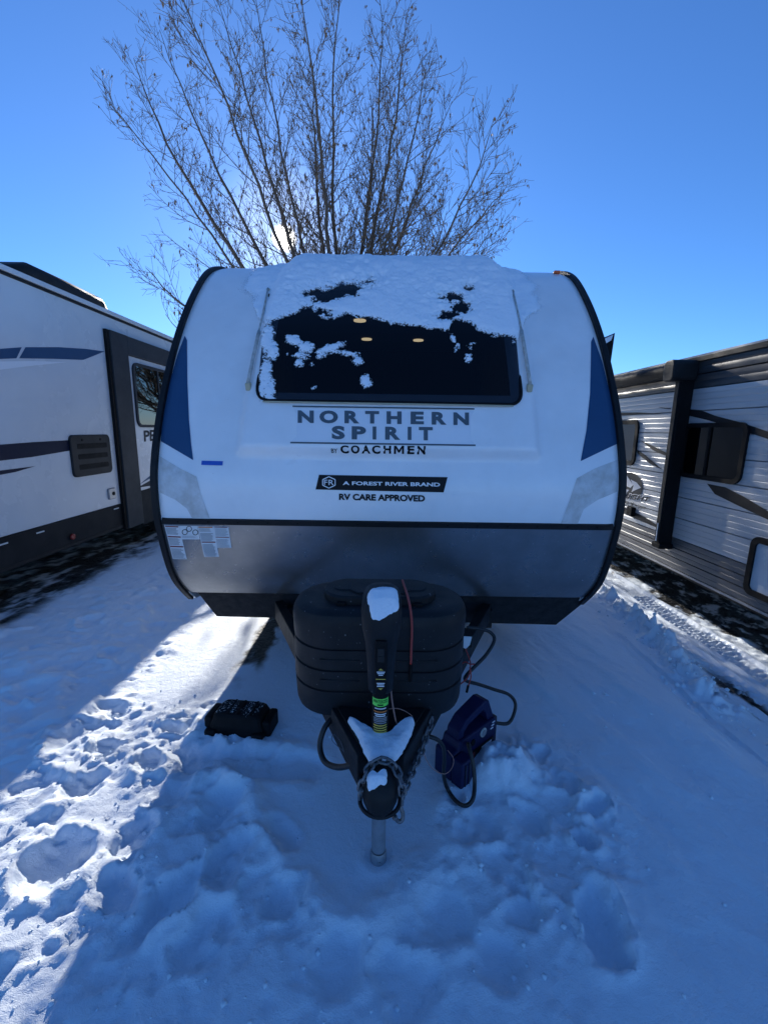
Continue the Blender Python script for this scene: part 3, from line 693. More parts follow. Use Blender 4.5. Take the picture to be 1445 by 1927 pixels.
# chassis: two main rails, axles and wheels under the body
for sgn in (-1, 1): MB().box(TX + sgn * .62 - .04, TX + sgn * .62 + .04, 2.5, YB - .2, .34, .455).build('chassis_rail', 'frame_paint', main)
def wheel(cx, cy, r, w, parent):
    rings = []
    for t, rr in ((-.5, .74), (-.5, .92), (-.36, 1), (.36, 1), (.5, .92), (.5, .74)):
        rings.append([(cx + t * w, cy + r * rr * math.cos(a), gz(cx, cy) + r - .012 + r * rr * math.sin(a)) for a in np.linspace(0, 2 * math.pi, 28, endpoint=False)])
    wh = MB().loft(rings).build('wheel', 'tyre', parent, smooth=True, auto=40)
    for sg in (-1, 1):
        zc = gz(cx, cy) + r - .012
        MB().tube([(cx + sg * w * .44, cy, zc), (cx + sg * w * .515, cy, zc)], r * .66, 20).build('rim', 'rim', wh, bevel=.006)
    return wh
for yy in (5.6, 6.45):
    for sgn in (-1, 1): wheel(TX + sgn * .98, yy, .34, .20, main)
# ---- A-frame tongue
for sgn in (-1, 1):
    a, b = Vector((sgn * .64, 2.50, .445)), Vector((sgn * .052, 1.235, .445))
    d = (b - a).normalized(); sd = d.cross(Vector((0, 0, 1))).normalized()
    MB().obox((a + b) / 2, d, sd, (0, 0, 1), (b - a).length / 2, .026, .058).build('tongue_rail', 'frame_paint', main, bevel=.004)
mb = MB(); top = [(-.055, 1.235), (.055, 1.235), (.165, 1.46), (-.165, 1.46)]
mb.v = [(x, y, .505) for x, y in top] + [(x, y, .513) for x, y in top]
mb.f = [(3, 2, 1, 0), (4, 5, 6, 7)] + [(i, (i + 1) % 4, (i + 1) % 4 + 4, i + 4) for i in range(4)]
mb.build('tongue_plate', 'frame_paint', main)
MB().box(-.25, .25, 1.68, 1.76, .506, .53).build('tank_tray', 'frame_paint', main)
MB().box(-.18, .18, 1.50, 1.54, .506, .53).build('tank_tray', 'frame_paint', main)
# coupler: a formed steel channel with a rounded ball socket
rings = []
for y, w, z0, z1 in ((1.36, .040, .435, .512), (1.25, .040, .435, .512), (1.20, .042, .432, .515), (1.17, .050, .425, .525), (1.14, .056, .42, .530), (1.11, .053, .42, .522), (1.086, .040, .422, .495), (1.074, .020, .426, .465)):
    rings.append([(x, y, (z0 + z1) / 2 + q) for x, q in rrect(2 * w, z1 - z0, min(w, (z1 - z0) / 2) * .75, 4)])
cp = MB().loft(rings).build('coupler', 'frame_paint', main, smooth=True, auto=60)
lipp = [(.062 * math.cos(a), 1.14 + .062 * math.sin(a), .422) for a in np.linspace(math.pi, 2 * math.pi, 16)]
MB().tube([(-.060, 1.25, .424)] + lipp + [(.060, 1.25, .424)], .007, 6).build('socket_lip', 'frame_paint', cp, smooth=True)
MB().obox((.0, 1.225, .522), (1, 0, 0), (0, .97, .2), (0, -.2, .97), .016, .035, .007).build('latch_lever', 'soft_black', cp, bevel=.004)
# ---- tongue jack
jx, jy = -.003, 1.315
jk = MB().tube([(jx, jy, .36), (jx, jy, .74)], .0285, 20).build('tongue_jack', 'soft_black', main, smooth=True, auto=40)
gzj = gz(jx, jy)
MB().tube([(jx, jy, gzj + .05), (jx, jy, .40)], .0255, 20).build('inner_tube', 'galv', jk, smooth=True, auto=40)
MB().tube([(jx, jy, gzj - .03), (jx, jy, gzj + .035), (jx, jy, gzj + .045)], [.030, .030, .0265], 20).build('foot_socket', 'galv', jk, smooth=True, auto=40)
MB().tube([(jx + .004, jy - .028, gzj + .018), (jx + .004, jy - .034, gzj + .018)], .006, 8).build('foot_pin', 'galv', jk)
MB().tube([(jx, jy, .513), (jx, jy, .53)], .05, 20).build('jack_flange', 'soft_black', jk, bevel=.003)
rings = []
for z, w, d, yo, r in ((.688, .062, .062, 0, .02), (.70, .074, .078, 0, .026), (.80, .082, .10, -.006, .03), (.88, .092, .115, -.014, .034), (.93, .102, .135, -.016, .04),
                       (.985, .108, .15, -.012, .045), (1.015, .104, .146, -.004, .045), (1.035, .092, .126, .004, .042), (1.047, .066, .09, .008, .03), (1.05, .03, .04, .01, .015)):
    rings.append([(jx + u, jy + yo + v, z) for u, v in rrect(w * (1.12 if z < .9 else 1.2), d, r, 6)])
hs = MB().loft(rings).build('motor_housing', 'black_plastic', jk, smooth=True, auto=60)
# raised front spine with switch and print
rings = []
for z, w, yo in ((.70, .040, -.050), (.80, .044, -.066), (.88, .046, -.080), (.905, .044, -.082)):
    rings.append([(jx - w / 2, jy + yo + .02, z), (jx - w / 2 + .006, jy + yo - .002, z), (jx + w / 2 - .006, jy + yo - .002, z), (jx + w / 2, jy + yo + .02, z)])
MB().loft(rings).build('switch_panel', 'soft_black', hs)
for z0, hh in ((.868, .012), (.842, .010)):
    MB().obox((jx, jy - .0815 + (.88 - z0) * .17, z0), (1, 0, 0), (0, 1, .0), (0, .17, 1), .011, .006, hh).build('rocker_switch', 'black_plastic', hs, bevel=.002)
def F_spine(u, v, off):        # u in m across, v height
    y = np.interp(v, [.70, .80, .88], [-.052, -.068, -.082]); return Vector((jx + u, jy + y - off, v))
def spine_text(s, w, z0, z1, mat):
    v, f = text2d(s, .01); mb = MB(); mb.v = [tuple(F_spine((a - .5) * w, z0 + (z1 - z0) * b, .0012)) for a, b in v]
    mb.f = f; return mb.build('lettering', mat, hs)
mb = MB(); mb.v = [tuple(F_spine(a, b, .0012)) for a, b in ((-.008, .797), (0, .804), (.008, .797))]; mb.f = [(0, 2, 1)]; mb.build('arrow_mark', 'yellow_print', hs)
mb = MB(); mb.v = [tuple(F_spine(a, b, .0012)) for a, b in ((-.008, .727), (0, .720), (.008, .727))]; mb.f = [(0, 1, 2)]; mb.build('arrow_mark', 'yellow_print', hs)
for k, (z, w) in enumerate(((.789, .026), (.783, .022), (.777, .014), (.745, .026), (.739, .022), (.733, .024))):
    mb = MB(); mb.v = [tuple(F_spine(a, b, .0012)) for a, b in ((-w / 2, z), (w / 2, z), (w / 2, z + .0032), (-w / 2, z + .0032))]; mb.f = [(0, 1, 2, 3)]; mb.build('print_line', 'ink_light', hs)
mb = MB(); mb.v = [tuple(F_spine(a, b, .0012)) for a, b in ((-.016, .761), (.016, .761), (.016, .764), (-.016, .764))]; mb.f = [(0, 1, 2, 3)]; mb.build('print_line', 'yellow_print', hs)
def tube_label(z0, z1, mat, name, r=.0291, a0=205, a1=335):
    an = [R(a) for a in np.linspace(a0, a1, 14)]; mb = MB()
    mb.v = [(jx + r * math.cos(a), jy + r * math.sin(a), z) for z in (z0, z1) for a in an]
    mb.f = [(i, i + 1, i + 15, i + 14) for i in range(13)]; return mb.build(name, mat, jk, smooth=True)
def tube_text(s, z0, z1, wdeg, mat, r=.0296):
    v, f = text2d(s, .015); mb = MB()
    for a, b in v:
        an = R(270 + (a - .5) * wdeg); mb.v.append((jx + r * math.cos(an), jy + r * math.sin(an), z0 + (z1 - z0) * b))
    mb.f = f; return mb.build('lettering', mat, jk)
tube_label(.640, .668, 'green_label', 'green_label')
tube_text('WINTERIZED', .652, .664, 105, 'ink_black'); tube_label(.6435, .6485, 'ink_black', 'print_line', .0294, 250, 290)

for k, (z, w, m) in enumerate(((.630, 80, 'paper'), (.618, 96, 'print_orange'), (.609, 84, 'paper'), (.602, 70, 'paper'), (.594, 100, 'print'), (.588, 96, 'print'), (.582, 100, 'print'), (.575, 90, 'print'), (.566, 100, 'yellow_print'), (.557, 100, 'yellow_print'), (.548, 96, 'yellow_print'), (.540, 100, 'yellow_print'))):
    tube_label(z, z + .0042, m, 'print_line', .0294, 270 - w / 2, 270 + w / 2)
# ---- propane tank cover
cxp, cyp = -.012, 1.645
def ring_cover(z, w, d, r): return [(cxp + u, cyp + v, z - .012 * (z < .52)) for u, v in rrect(w * 1.10, d, r, 8)]
sec = [(.470, .56, .30), (.478, .60, .34), (.50, .612, .352)]
for zc in (.578, .662, .748): sec += [(zc - .007, .620, .361), (zc - .004, .608, .349), (zc + .004, .608, .349), (zc + .007, .622, .363)]
sec += [(.83, .628, .370), (.858, .624, .367), (.876, .606, .352), (.888, .572, .32), (.893, .53, .28)]
cov = MB().loft([ring_cover(z, w, d, d * .46) for z, w, d in sec]).build('propane_cover', 'black_plastic', main, smooth=True, auto=28)
for zc in (.622, .705):                                        # short moulded ribs
    for sx in (-1, 1):
        MB().tube([(cxp + sx * (.07 + .15 * t), cyp - .1805, zc) for t in (0, .25, .5, .75, 1)], .003, 6).build('moulded_rib', 'black_plastic', cov, smooth=True)
lid = MB().loft([[(cxp + u, cyp - .005 + v, z) for u, v in rrect(w, d, d * .48, 8)] for z, w, d in ((.890, .43, .19), (.893, .446, .205), (.918, .446, .205), (.926, .432, .192))]).build('lid', 'black_plastic', cov, smooth=True, auto=35)
MB().loft([[(cxp + u, cyp - .005 + v, z) for u, v in rrect(w, d, d * .45, 8)] for z, w, d in ((.924, .375, .085), (.931, .365, .075))]).build('lid_panel', 'black_plastic', lid, smooth=True, auto=35)
mb = MB(); mb.v = [(cxp + a, cyp - .005 + b, z) for z in (.925, .9325) for a, b in ((-.12, -.0385), (-.085, -.075), (.085, -.075), (.12, -.0385), (.12, .0385), (.085, .07), (-.085, .07), (-.12, .0385))]
mb.f = [tuple(range(8, 16))] + [(i, (i + 1) % 8, (i + 1) % 8 + 8, i + 8) for i in range(8)]
mb.build('lid_panel', 'black_plastic', lid, bevel=.003)
for sx in (-1, 1): MB().obox((cxp + sx * .145, cyp - .112, .893), (1, 0, 0), (0, 1, 0), (0, 0, 1), .018, .008, .013).build('latch', 'soft_black', lid, bevel=.003)
# red hold-down cord over the lid
pts = catmull([at_z(757, 1092, .945), at_y(764, 1112, 1.56), at_y(771, 1140, 1.458), at_y(775, 1175, 1.446), at_y(774, 1215, 1.452), at_y(773, 1250, 1.456)], 6)
rc = MB().tube(pts, .0045, 7).build('red_cord', 'red_wire', main, smooth=True)
MB().tube([at_y(773, 1250, 1.456), at_y(772, 1282, 1.457)], .0065, 8).build('cord_end', 'soft_black', rc)
# ---- wires and cables fixed to the tongue
def cable(name, mat, pts, r, parent=main, k=7, n=8): return MB().tube(catmull(pts, k), r, n).build(name, mat, parent, smooth=True)
cable('jack_wire', 'pink_wire', [at_y(735, 1288, 1.345), at_y(737, 1315, 1.345), at_y(742, 1345, 1.345), at_y(747, 1362, 1.345), at_z(760, 1368, .53)], .003)
cable('plug_cable', 'cable_black', [at_y(632, 1345, 1.50), at_y(612, 1368, 1.46), at_y(602, 1402, 1.43), at_y(610, 1432, 1.39), at_y(633, 1444, 1.34), at_y(660, 1440, 1.30), at_y(688, 1424, 1.27)], .0105, n=10)
cable('breakaway_cable', 'steel_cable', [at_y(700, 1342, 1.43), at_y(672, 1352, 1.42), at_y(650, 1372, 1.40), at_y(643, 1396, 1.37), at_y(652, 1425, 1.33), at_y(668, 1448, 1.30)], .0016, n=5)
cable('breakaway_cable', 'pink_wire', [at_y(728, 1335, 1.40), at_y(750, 1334, 1.40), at_y(772, 1345, 1.41), at_y(786, 1362, 1.42), at_y(792, 1380, 1.40)], .0016, n=5)
cable('thin_loop', 'steel_cable', [at_y(668, 1448, 1.30), at_y(650, 1418, 1.34), at_y(630, 1400, 1.36), at_y(624, 1390, 1.36), at_y(629, 1383, 1.36), at_y(640, 1395, 1.36), at_y(648, 1416, 1.34)], .0013, n=5)
cable('thin_loop', 'pink_wire', [at_y(797, 1400, 1.40), at_y(800, 1425, 1.42), at_y(815, 1448, 1.44), at_y(836, 1457, 1.46), at_y(850, 1446, 1.48), at_y(853, 1428, 1.50), at_y(842, 1412, 1.52)], .0014, n=5)
# battery wiring beside the cover: white tag and red wires
mb = MB(); tq = [at_y(p[0], p[1], 1.86) for p in ((871, 1198), (888, 1199), (884, 1214), (876, 1222), (868, 1216))]
mb.v = [tuple(p) for p in tq] + [tuple(p + Vector((0, .004, 0))) for p in tq]; mb.f = [tuple(range(5)), tuple(range(9, 4, -1))] + [(i, (i + 1) % 5, (i + 1) % 5 + 5, i + 5) for i in range(5)]
mb.build('wire_tag', 'paper', main)
cable('battery_wire', 'red_wire', [at_y(876, 1221, 1.86), at_y(883, 1240, 1.83), at_y(885, 1255, 1.80), at_y(880, 1275, 1.80), at_y(866, 1288, 1.80)], .003)
cable('battery_wire', 'red_wire', [at_y(866, 1252, 1.84), at_y(875, 1246, 1.82), at_y(884, 1250, 1.80), at_y(893, 1250, 1.80)], .003)
bw = cable('battery_wire', 'red_wire', [at_y(884, 1256, 1.80), at_y(886, 1274, 1.79), at_y(881, 1292, 1.79)], .003)
MB().tube([at_y(881, 1290, 1.79), at_y(878, 1303, 1.79)], .006, 8).build('wire_clip', 'soft_black', bw)
MB().box(.36, .44, 1.95, 2.05, .50, .56).build('battery_tray', 'frame_paint', main, bevel=.004)
# ---- safety chains: every link its own piece
def link_mesh():
    L, Wd, r = .034, .021, .0042; pts = []
    for k in range(20):
        a = 2 * math.pi * k / 20
        pts.append((math.cos(a) * Wd / 2, (L - Wd) / 2 * (1 if math.sin(a) > 0 else -1) + math.sin(a) * Wd / 2, 0))
    return MB().tube(pts, r, 7, closed=True)
link0 = None
def chain(path, name, parent):
    global link0
    e = empty(name, (0, 0, 0)); e.parent = parent
    P = catmull(path, 12); D = [0]
    for a, b in zip(P[:-1], P[1:]): D.append(D[-1] + (b - a).length)
    pitch = .0268; n = int(D[-1] / pitch); pa = np.array([p[:] for p in P])
    off = Vector(root_of(parent).location)
    for i in range(n):
        q = [Vector([np.interp((i + t) * pitch, D, pa[:, k]) for k in range(3)]) for t in (0, 1)]
        y = (q[1] - q[0]).normalized(); ref = Vector((0, 0, 1)) if i % 2 else Vector((1, -.3, 0))
        if abs(ref.dot(y)) > .93: ref = Vector((0, 1, .2))
        x = ref.cross(y).normalized(); z = x.cross(y)
        z = (Matrix.Rotation(random.uniform(-.25, .25), 3, y) @ z); x = y.cross(z).normalized(); z = x.cross(y)
        mt = Matrix((x, y, z)).transposed().to_4x4(); mt.translation = (q[0] + q[1]) / 2 - off
        if link0 is None:
            o = link_mesh().build('chain_link', 'chain', None, smooth=True); link0 = o
        else:
            o = link0.copy(); COL.objects.link(o)
        o.parent = e; o.matrix_local = mt
    return e
c1 = chain([at_y(813, 1352, 1.47), at_y(803, 1378, 1.41), at_y(797, 1402, 1.37), at_y(785, 1432, 1.30), at_y(770, 1465, 1.22), at_y(760, 1490, 1.17), at_y(757, 1512, 1.135)], 'safety_chain', main)
hk = catmull([at_y(752, 1505, 1.14), at_y(754, 1520, 1.13), at_y(758, 1532, 1.125), at_y(757, 1543, 1.12), at_y(750, 1547, 1.115), at_y(742, 1538, 1.11)], 5)
MB().tube(hk, [.0062] * (len(hk) - 2) + [.0085, .0085], 8).build('chain_hook', 'chain', c1, smooth=True)
chain([at_y(757, 1512, 1.10), at_z(757, 1482, .50), at_z(750, 1456, .525), at_z(738, 1438, .538), at_z(718, 1430, .545), at_z(702, 1437, .542), at_z(688, 1456, .525), at_z(680, 1480, .50), at_y(678, 1505, 1.11)], 'safety_chain', main)

# ================================================================== NEIGHBOUR ON THE LEFT
LX, LZ = -3.18, 2.79
left = tag(empty('neighbour_trailer', (LX - 1.2, 5.5, 0)), 'smooth-walled trailer with blue stripes and a black vent hatch, at the left', 'trailer')
def F_left(px, py, off=0.0): return at_x(px, py, LX + off)
Y0, Y1, zb0 = 2.3, 12.0, .36
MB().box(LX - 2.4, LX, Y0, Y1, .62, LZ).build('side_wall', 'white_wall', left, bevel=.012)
MB().box(LX - 2.36, LX - .03, Y0 + .02, Y1 - .02, LZ, LZ + .05).build('roof', 'roof_membrane', left, bevel=.01)
MB().box(LX - .05, LX + .012, Y0, Y1, LZ - .026, LZ + .000).build('roof_rail', 'black_trim', left, bevel=.004)
MB().box(LX - .06, LX + .020, Y0, Y1, LZ + .004, LZ + .052).build('drip_edge', 'white_wall', left, bevel=.006)
MB().box(LX - 2.3, LX + .004, Y0, Y1, zb0, .617).build('skirt_panel', 'skirt_grey', left, bevel=.006)
MB().box(LX - .05, LX + .010, Y0, Y1, zb0 - .03, zb0 + .005).build('skirt_rail', 'black_trim', left, bevel=.004)
sheet([(-60, 660), (0, 656), (41, 653), (31, 674), (-60, 678)], F_left, 'blue_stripe', 'blue_decal', left)
sheet([(48, 653), (110, 653), (160, 656), (197, 661), (157, 677), (100, 675), (36, 674)], F_left, 'blue_stripe', 'blue_decal', left)
sheet([(-60, 681), (60, 679), (127, 681), (60, 688), (-60, 703)], F_left, 'white_stripe', 'pale_decal', left)
sheet([(-60, 841), (60, 832), (130, 828), (131, 848), (60, 860), (-60, 874)], F_left, 'navy_stripe', 'navy_decal', left)
sheet([(-60, 893), (67, 877), (30, 888), (-60, 905)], F_left, 'navy_stripe', 'navy_decal', left)
def yz(px, py, xp):
    p = at_x(px, py, xp); return p.y, p.z
def rect_x(xp, pts):
    q = [yz(*p, xp) for p in pts]; tl, tr, br, bl = q
    return (tl[0] + bl[0]) / 2, (tr[0] + br[0]) / 2, (bl[1] + br[1]) / 2, (tl[1] + tr[1]) / 2   # y0,y1,z0,z1
# slide-out with its grey flange
sy0, sy1 = rect_x(LX, [(197, 619), (215, 640), (247, 985), (235, 994)])[:2]; st = yz(197, 619, LX)[1]; sb = yz(238, 994, LX)[1]
sy0 = (yz(197, 619, LX)[0] + yz(234, 960, LX)[0]) / 2; sy1 = sy0 + .36; SE = sy0 + 4.2
fl = MB().box(LX, LX + .05, sy0, sy0 + .33, sb, st)
slide = fl.build('slide_out', 'grey_trim', left, bevel=.006)
MB().box(LX, LX + .048, sy0 + .335, SE, st - .22, st - .002).build('flange', 'grey_trim', slide, bevel=.006)
MB().box(LX, LX + .02, sy0 + .335, SE, sb + .02, st - .225).build('slide_panel', 'white_wall', slide)
MB().box(LX, LX + .035, sy0 - .05, sy0 - .004, sb, st).build('rubber_seal', 'soft_black', slide, bevel=.004)
SX = LX + .02
def F_slide(px, py, off=0.0): return at_x(px, py, SX + off)
def win_x(xp, out, y0, y1, z0, z1, parent, rad, glass, mull=None, fw=.035, fmat='soft_black', name='window'):
    """out = +1 when the wall faces +x"""
    cy, cz = (y0 + y1) / 2, (z0 + z1) / 2
    o = [(cy + a, cz + b) for a, b in rrect(y1 - y0, z1 - z0, rad, 6)]; i = [(cy + a, cz + b) for a, b in rrect(y1 - y0 - 2 * fw, z1 - z0 - 2 * fw, max(rad - fw, .01), 6)]
    mb = MB(); n = len(o); d = .022 * out
    rings = [[(xp, *p) for p in o], [(xp + d, *p) for p in o], [(xp + d, *p) for p in i], [(xp + .004 * out, *p) for p in i]]
    mb.loft(rings, caps=False); w = mb.build(name, fmat, parent)
    g = MB(); g.v = [(xp + .007 * out, *p) for p in i]; g.f = [tuple(range(n)) if out > 0 else tuple(range(n - 1, -1, -1))]; g.build('pane', glass, w)
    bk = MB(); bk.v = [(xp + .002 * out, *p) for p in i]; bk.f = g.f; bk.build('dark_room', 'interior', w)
    if mull is not None: MB().box(min(xp, xp + .018 * out), max(xp, xp + .018 * out), mull - .012, mull + .012, z0 + fw, z1 - fw).build('mullion', fmat, w)
    return w
wq = [yz(248, 690, SX), yz(256, 796, SX), yz(263, 804, SX)]
wy0 = (wq[0][0] + wq[1][0]) / 2; wz1 = yz(256, 683, SX)[1]; wz0 = wq[2][1]
win_x(SX, 1, wy0, wy0 + 1.5, wz0, wz1, slide, .10, 'mirror_glass', mull=yz(298, 740, SX)[0], fmat='grey_trim')
lettering('PE', [(270.5, 810), (292, 808.5), (292, 829), (271.5, 831)], F_slide, 'lettering', 'grey_trim', slide, .003, .03)
sheet([(247, 935), (262, 925), (285, 917), (300, 914), (300, 950), (248, 960)], F_slide, 'dark_graphic', 'skirt_grey', slide, .003)
sheet([(258, 918), (276, 908), (300, 893), (300, 910), (284, 914)], F_slide, 'dark_graphic', 'grey_trim', slide, .0025)
sheet([(263, 911), (285, 893), (300, 882), (300, 888), (285, 899)], F_slide, 'blue_graphic', 'blue_decal', slide, .002)
MB().box(LX, LX + .03, sy0 + .335, SE, sb - .03, sb + .42).build('slide_base', 'skirt_grey', slide, bevel=.005)
# vent hatch with three slots
hy0, hy1, hz0, hz1 = rect_x(LX, [(126, 819), (203, 817), (209, 888), (138, 899)])
cyv, czv = (hy0 + hy1) / 2, (hz0 + hz1) / 2; hw, hh = hy1 - hy0, hz1 - hz0
vent = MB().loft([[(LX + d, cyv + a, czv + b) for a, b in rrect(hw - e, hh - e, .05, 6)] for d, e in ((0, 0), (.016, 0), (.022, .012))]).build('vent_hatch', 'vent_plastic', left, auto=30, smooth=True)
for k in range(3):
    zc = hz1 - hh * (.27 + .25 * k)
    MB().loft([[(LX + d, cyv + .01 + a, zc + b) for a, b in rrect(hw * .76 - e, hh * .13 - e, .012, 4)] for d, e in ((.0215, 0), (.0235, .004))]).build('louvre', 'soft_black', vent)
for k in (-.23, .23): MB().tube([(LX + .021, cyv + k * hw, hz1 - hh * .12), (LX + .026, cyv + k * hw, hz1 - hh * .12)], .014, 12).build('latch', 'soft_black', vent)
oy0, oy1, oz0, oz1 = rect_x(LX, [(201.5, 919), (215, 918), (215.5, 938), (203, 940)])
ob = MB().loft([[(LX + d, (oy0 + oy1) / 2 + a, (oz0 + oz1) / 2 + b) for a, b in rrect(oy1 - oy0 - e, oz1 - oz0 - e, .012, 4)] for d, e in ((0, 0), (.018, 0), (.024, .01))]).build('cable_inlet', 'rim', left)
MB().tube([(LX + .0235, (oy0 + oy1) / 2 + .012, (oz0 + oz1) / 2), (LX + .03, (oy0 + oy1) / 2 + .012, (oz0 + oz1) / 2)], .022, 14).build('socket', 'soft_black', ob)
p = F_left(135, 1010, .006); MB().tube([p, p + Vector((.022, 0, 0))], .032, 16).build('marker_lamp', 'red_lens', left, bevel=.008)
for px, py in ((219, 957), (76, 1001.5), (6, 1024)):
    p = F_left(px, py, .006); MB().obox(p, (0, 1, 0), (0, 0, 1), (1, 0, 0), .045, .006, .003).build('clip', 'paper', left)
# skylight on the roof and snow ridge
sk_y0, sk_y1 = at_z(40, 500, LZ + .14).y - .3, at_x(158, 562, LX - .05).y
rings = []
for t, w, zt in ((0, .25, .02), (.06, .38, .13), (.14, .42, .19), (.5, .42, .19), (.86, .42, .18), (.95, .38, .12), (1, .28, .02)):
    y = 4.15 + t * 1.45; rings.append([(LX - .55 + u, y, LZ + .05 + max(0, v + zt / 2)) for u, v in rrect(2 * w, zt, min(zt * .45, .07), 4)])
MB().loft(rings).build('roof_unit', 'black_plastic', left, smooth=True, auto=50)
for yy in (6.4, 7.3): wheel(LX - .16, yy, .36, .22, left); wheel(LX - 2.2, yy, .36, .22, left)
for sgn in (.5, 1.9): MB().box(LX - sgn - .04, LX - sgn + .04, Y0 + .2, Y1 - .2, .33, .358).build('chassis_rail', 'frame_paint', left)
for yy in (3.0, 10.8):
    MB().box(LX - .52, LX - .46, yy, yy + .06, gz(LX - .5, yy) - .01, .332).build('stabiliser_leg', 'frame_paint', left)

# ================================================================== NEIGHBOUR ON THE RIGHT
RX = 2.85
rb0 = yz(1445, 1154, RX)[1]; rt0 = yz(1445, 650, RX)[1]
right = tag(empty('neighbour_trailer', (RX + 1.2, 5.0, 0)), 'trailer with ribbed grey and white siding and a black awning arm, at the right', 'trailer')
def F_right(px, py, off=0.0): return at_x(px, py, RX - .012 - off)
RY0, RY1 = 1.5, 10.2
def seam_z(px, py): return yz(px, py, RX)[1]
z_low, z_top = seam_z(1340, 1038), seam_z(1367, 724)
zs = [rb0, rb0 + (z_low - rb0) * .36, rb0 + (z_low - rb0) * .68, z_low]
nmid = 7; zs += [z_low + (z_top - z_low) * (k + 1) / nmid for k in range(nmid)]
zs += [z_top + (rt0 - z_top) * .5, rt0]
for k in range(len(zs) - 1):
    a, b = zs[k], zs[k + 1]; grey = k < 3 or k >= len(zs) - 3
    nr = max(2, int(round((b - a) / .05))); pts = []
    for j in range(nr):                                        # rolled ribs: flat, step, groove
        c0, c1 = a + (b - a) * j / nr, a + (b - a) * (j + 1) / nr; h = c1 - c0
        q = .004 if j == 0 else .0105
        pts += [(RX - q, c0 + (.002 if j == 0 else 0)), (RX - .0135, c0 + h * .10), (RX - .015, c0 + h * .5), (RX - .0135, c0 + h * .90)]
    pts += [(RX - .004, b - .002), (RX + .03, b - .002), (RX + .03, a + .002)]
    rings = [[(x, y, z) for x, z in pts] for y in (RY0, RY1)]
    MB().loft(rings).build('siding_panel', ('al_grey' if k < 3 else 'al_dark') if grey else 'al_white', right, smooth=True, auto=25)
MB().box(RX + .03, RX + 2.4, RY0 + .01, RY1 - .01, rb0 + .02, rt0 - .01).build('body_core', 'white_wall', right)
MB().box(RX - .01, RX + 2.41, RY0 - .01, RY1, rt0, rt0 + .05).build('roof', 'roof_membrane', right)
MB().box(RX - .035, RX - .001, RY0, RY1, rt0 - .015, rt0 + .03).build('roof_rail', 'black_trim', right, bevel=.004)
MB().box(RX - .022, RX + .02, RY0, RY1, rb0 - .02, rb0).build('bottom_rail', 'galv', right)
MB().box(RX + .15, RX + .25, RY0 + .3, RY1 - .3, rb0 - .12, rb0 - .021).build('chassis_rail', 'frame_paint', right)
MB().box(RX + 1.9, RX + 2.0, RY0 + .3, RY1 - .3, rb0 - .12, rb0 - .021).build('chassis_rail', 'frame_paint', right)
for yy in (6.2, 7.0): wheel(RX + .18, yy, .33, .2, right); wheel(RX + 2.2, yy, .33, .2, right)
# awning: arm, head and rolled tube
arm_y = (yz(1280, 723, RX - .1)[0] + yz(1247, 1020, RX - .1)[0]) / 2
arm_z0 = yz(1245, 1026, RX - .1)[1]; arm_z1 = yz(1275, 715, RX - .12)[1]
AP = .14
arm = MB().box(RX - AP, RX - .017, arm_y - .04, arm_y + .035, arm_z0, arm_z1).build('awning_arm', 'soft_black', right, bevel=.008)
MB().box(RX - AP - .012, RX - AP + .001, arm_y - .03, arm_y + .025, arm_z0 + .05, arm_z1 - .02).build('inner_channel', 'black_trim', arm, bevel=.003)
MB().box(RX - AP - .01, RX - .016, arm_y - .065, arm_y + .06, arm_z0 - .03, arm_z0 + .02).build('foot_bracket', 'soft_black', arm, bevel=.006)
MB().obox((RX - AP - .014, arm_y - .005, arm_z0 + .13), (0, 1, 0), (0, 0, 1), (1, 0, 0), .006, .09, .003).build('label_strip', 'paper', arm)
hd = [(arm_y + a, arm_z1 + .075 + b) for a, b in rrect(.15, .19, .045, 5)]
MB().loft([[(x, *p) for p in hd] for x in (RX - .25, RX - .235, RX - .05, RX - .02)]).build('awning_head', 'black_plastic', arm, bevel=.012)
MB().tube([(RX - .16, arm_y + .08, arm_z1 + .085), (RX - .16, RY1 - 1.0, arm_z1 + .085)], .062, 18).build('awning_roll', 'soft_black', right, smooth=True, auto=40)
MB().box(RX - .05, RX - .016, arm_y + .1, RY1 - 1.0, arm_z1 + .10, arm_z1 + .135).build('awning_rail', 'black_trim', right)
# windows
a = rect_x(RX - .015, [(1412, 797), (1291, 794), (1279, 896), (1396, 914)])
win_x(RX - .013, -1, a[0], a[1], a[2], a[3], right, .085, 'tinted_glass', mull=yz(1344, 800, RX)[0], fw=.04)
b0 = yz(1203, 800, RX - .015); b1 = yz(1196, 872, RX - .015)
win_x(RX - .013, -1, (b0[0] + b1[0]) / 2, (b0[0] + b1[0]) / 2 + 1.2, b1[1] - .03, yz(1195, 790, RX)[1], right, .085, 'mirror_glass', fw=.05)
# hatch at the picture's edge
h0 = yz(1417, 1040, RX); h1 = yz(1440, 1012, RX)[1]; h2 = yz(1440, 1130, RX)[1]
hc_y, hc_z, hw2, hh2 = h0[0] - .35, (h1 + h2) / 2, .70, h1 - h2
o = [(hc_y + p, hc_z + q) for p, q in rrect(hw2, hh2, .07, 6)]; i = [(hc_y + p, hc_z + q) for p, q in rrect(hw2 - .09, hh2 - .09, .035, 6)]
hatch = MB().loft([[(RX - .005, *p) for p in o], [(RX - .035, *p) for p in o], [(RX - .035, *p) for p in i], [(RX - .016, *p) for p in i]], caps=False).build('baggage_hatch', 'soft_black', right)
mb = MB(); mb.v = [(RX - .02, *p) for p in i]; mb.f = [tuple(range(len(i) - 1, -1, -1))]; mb.build('hatch_panel', 'white_wall', hatch)
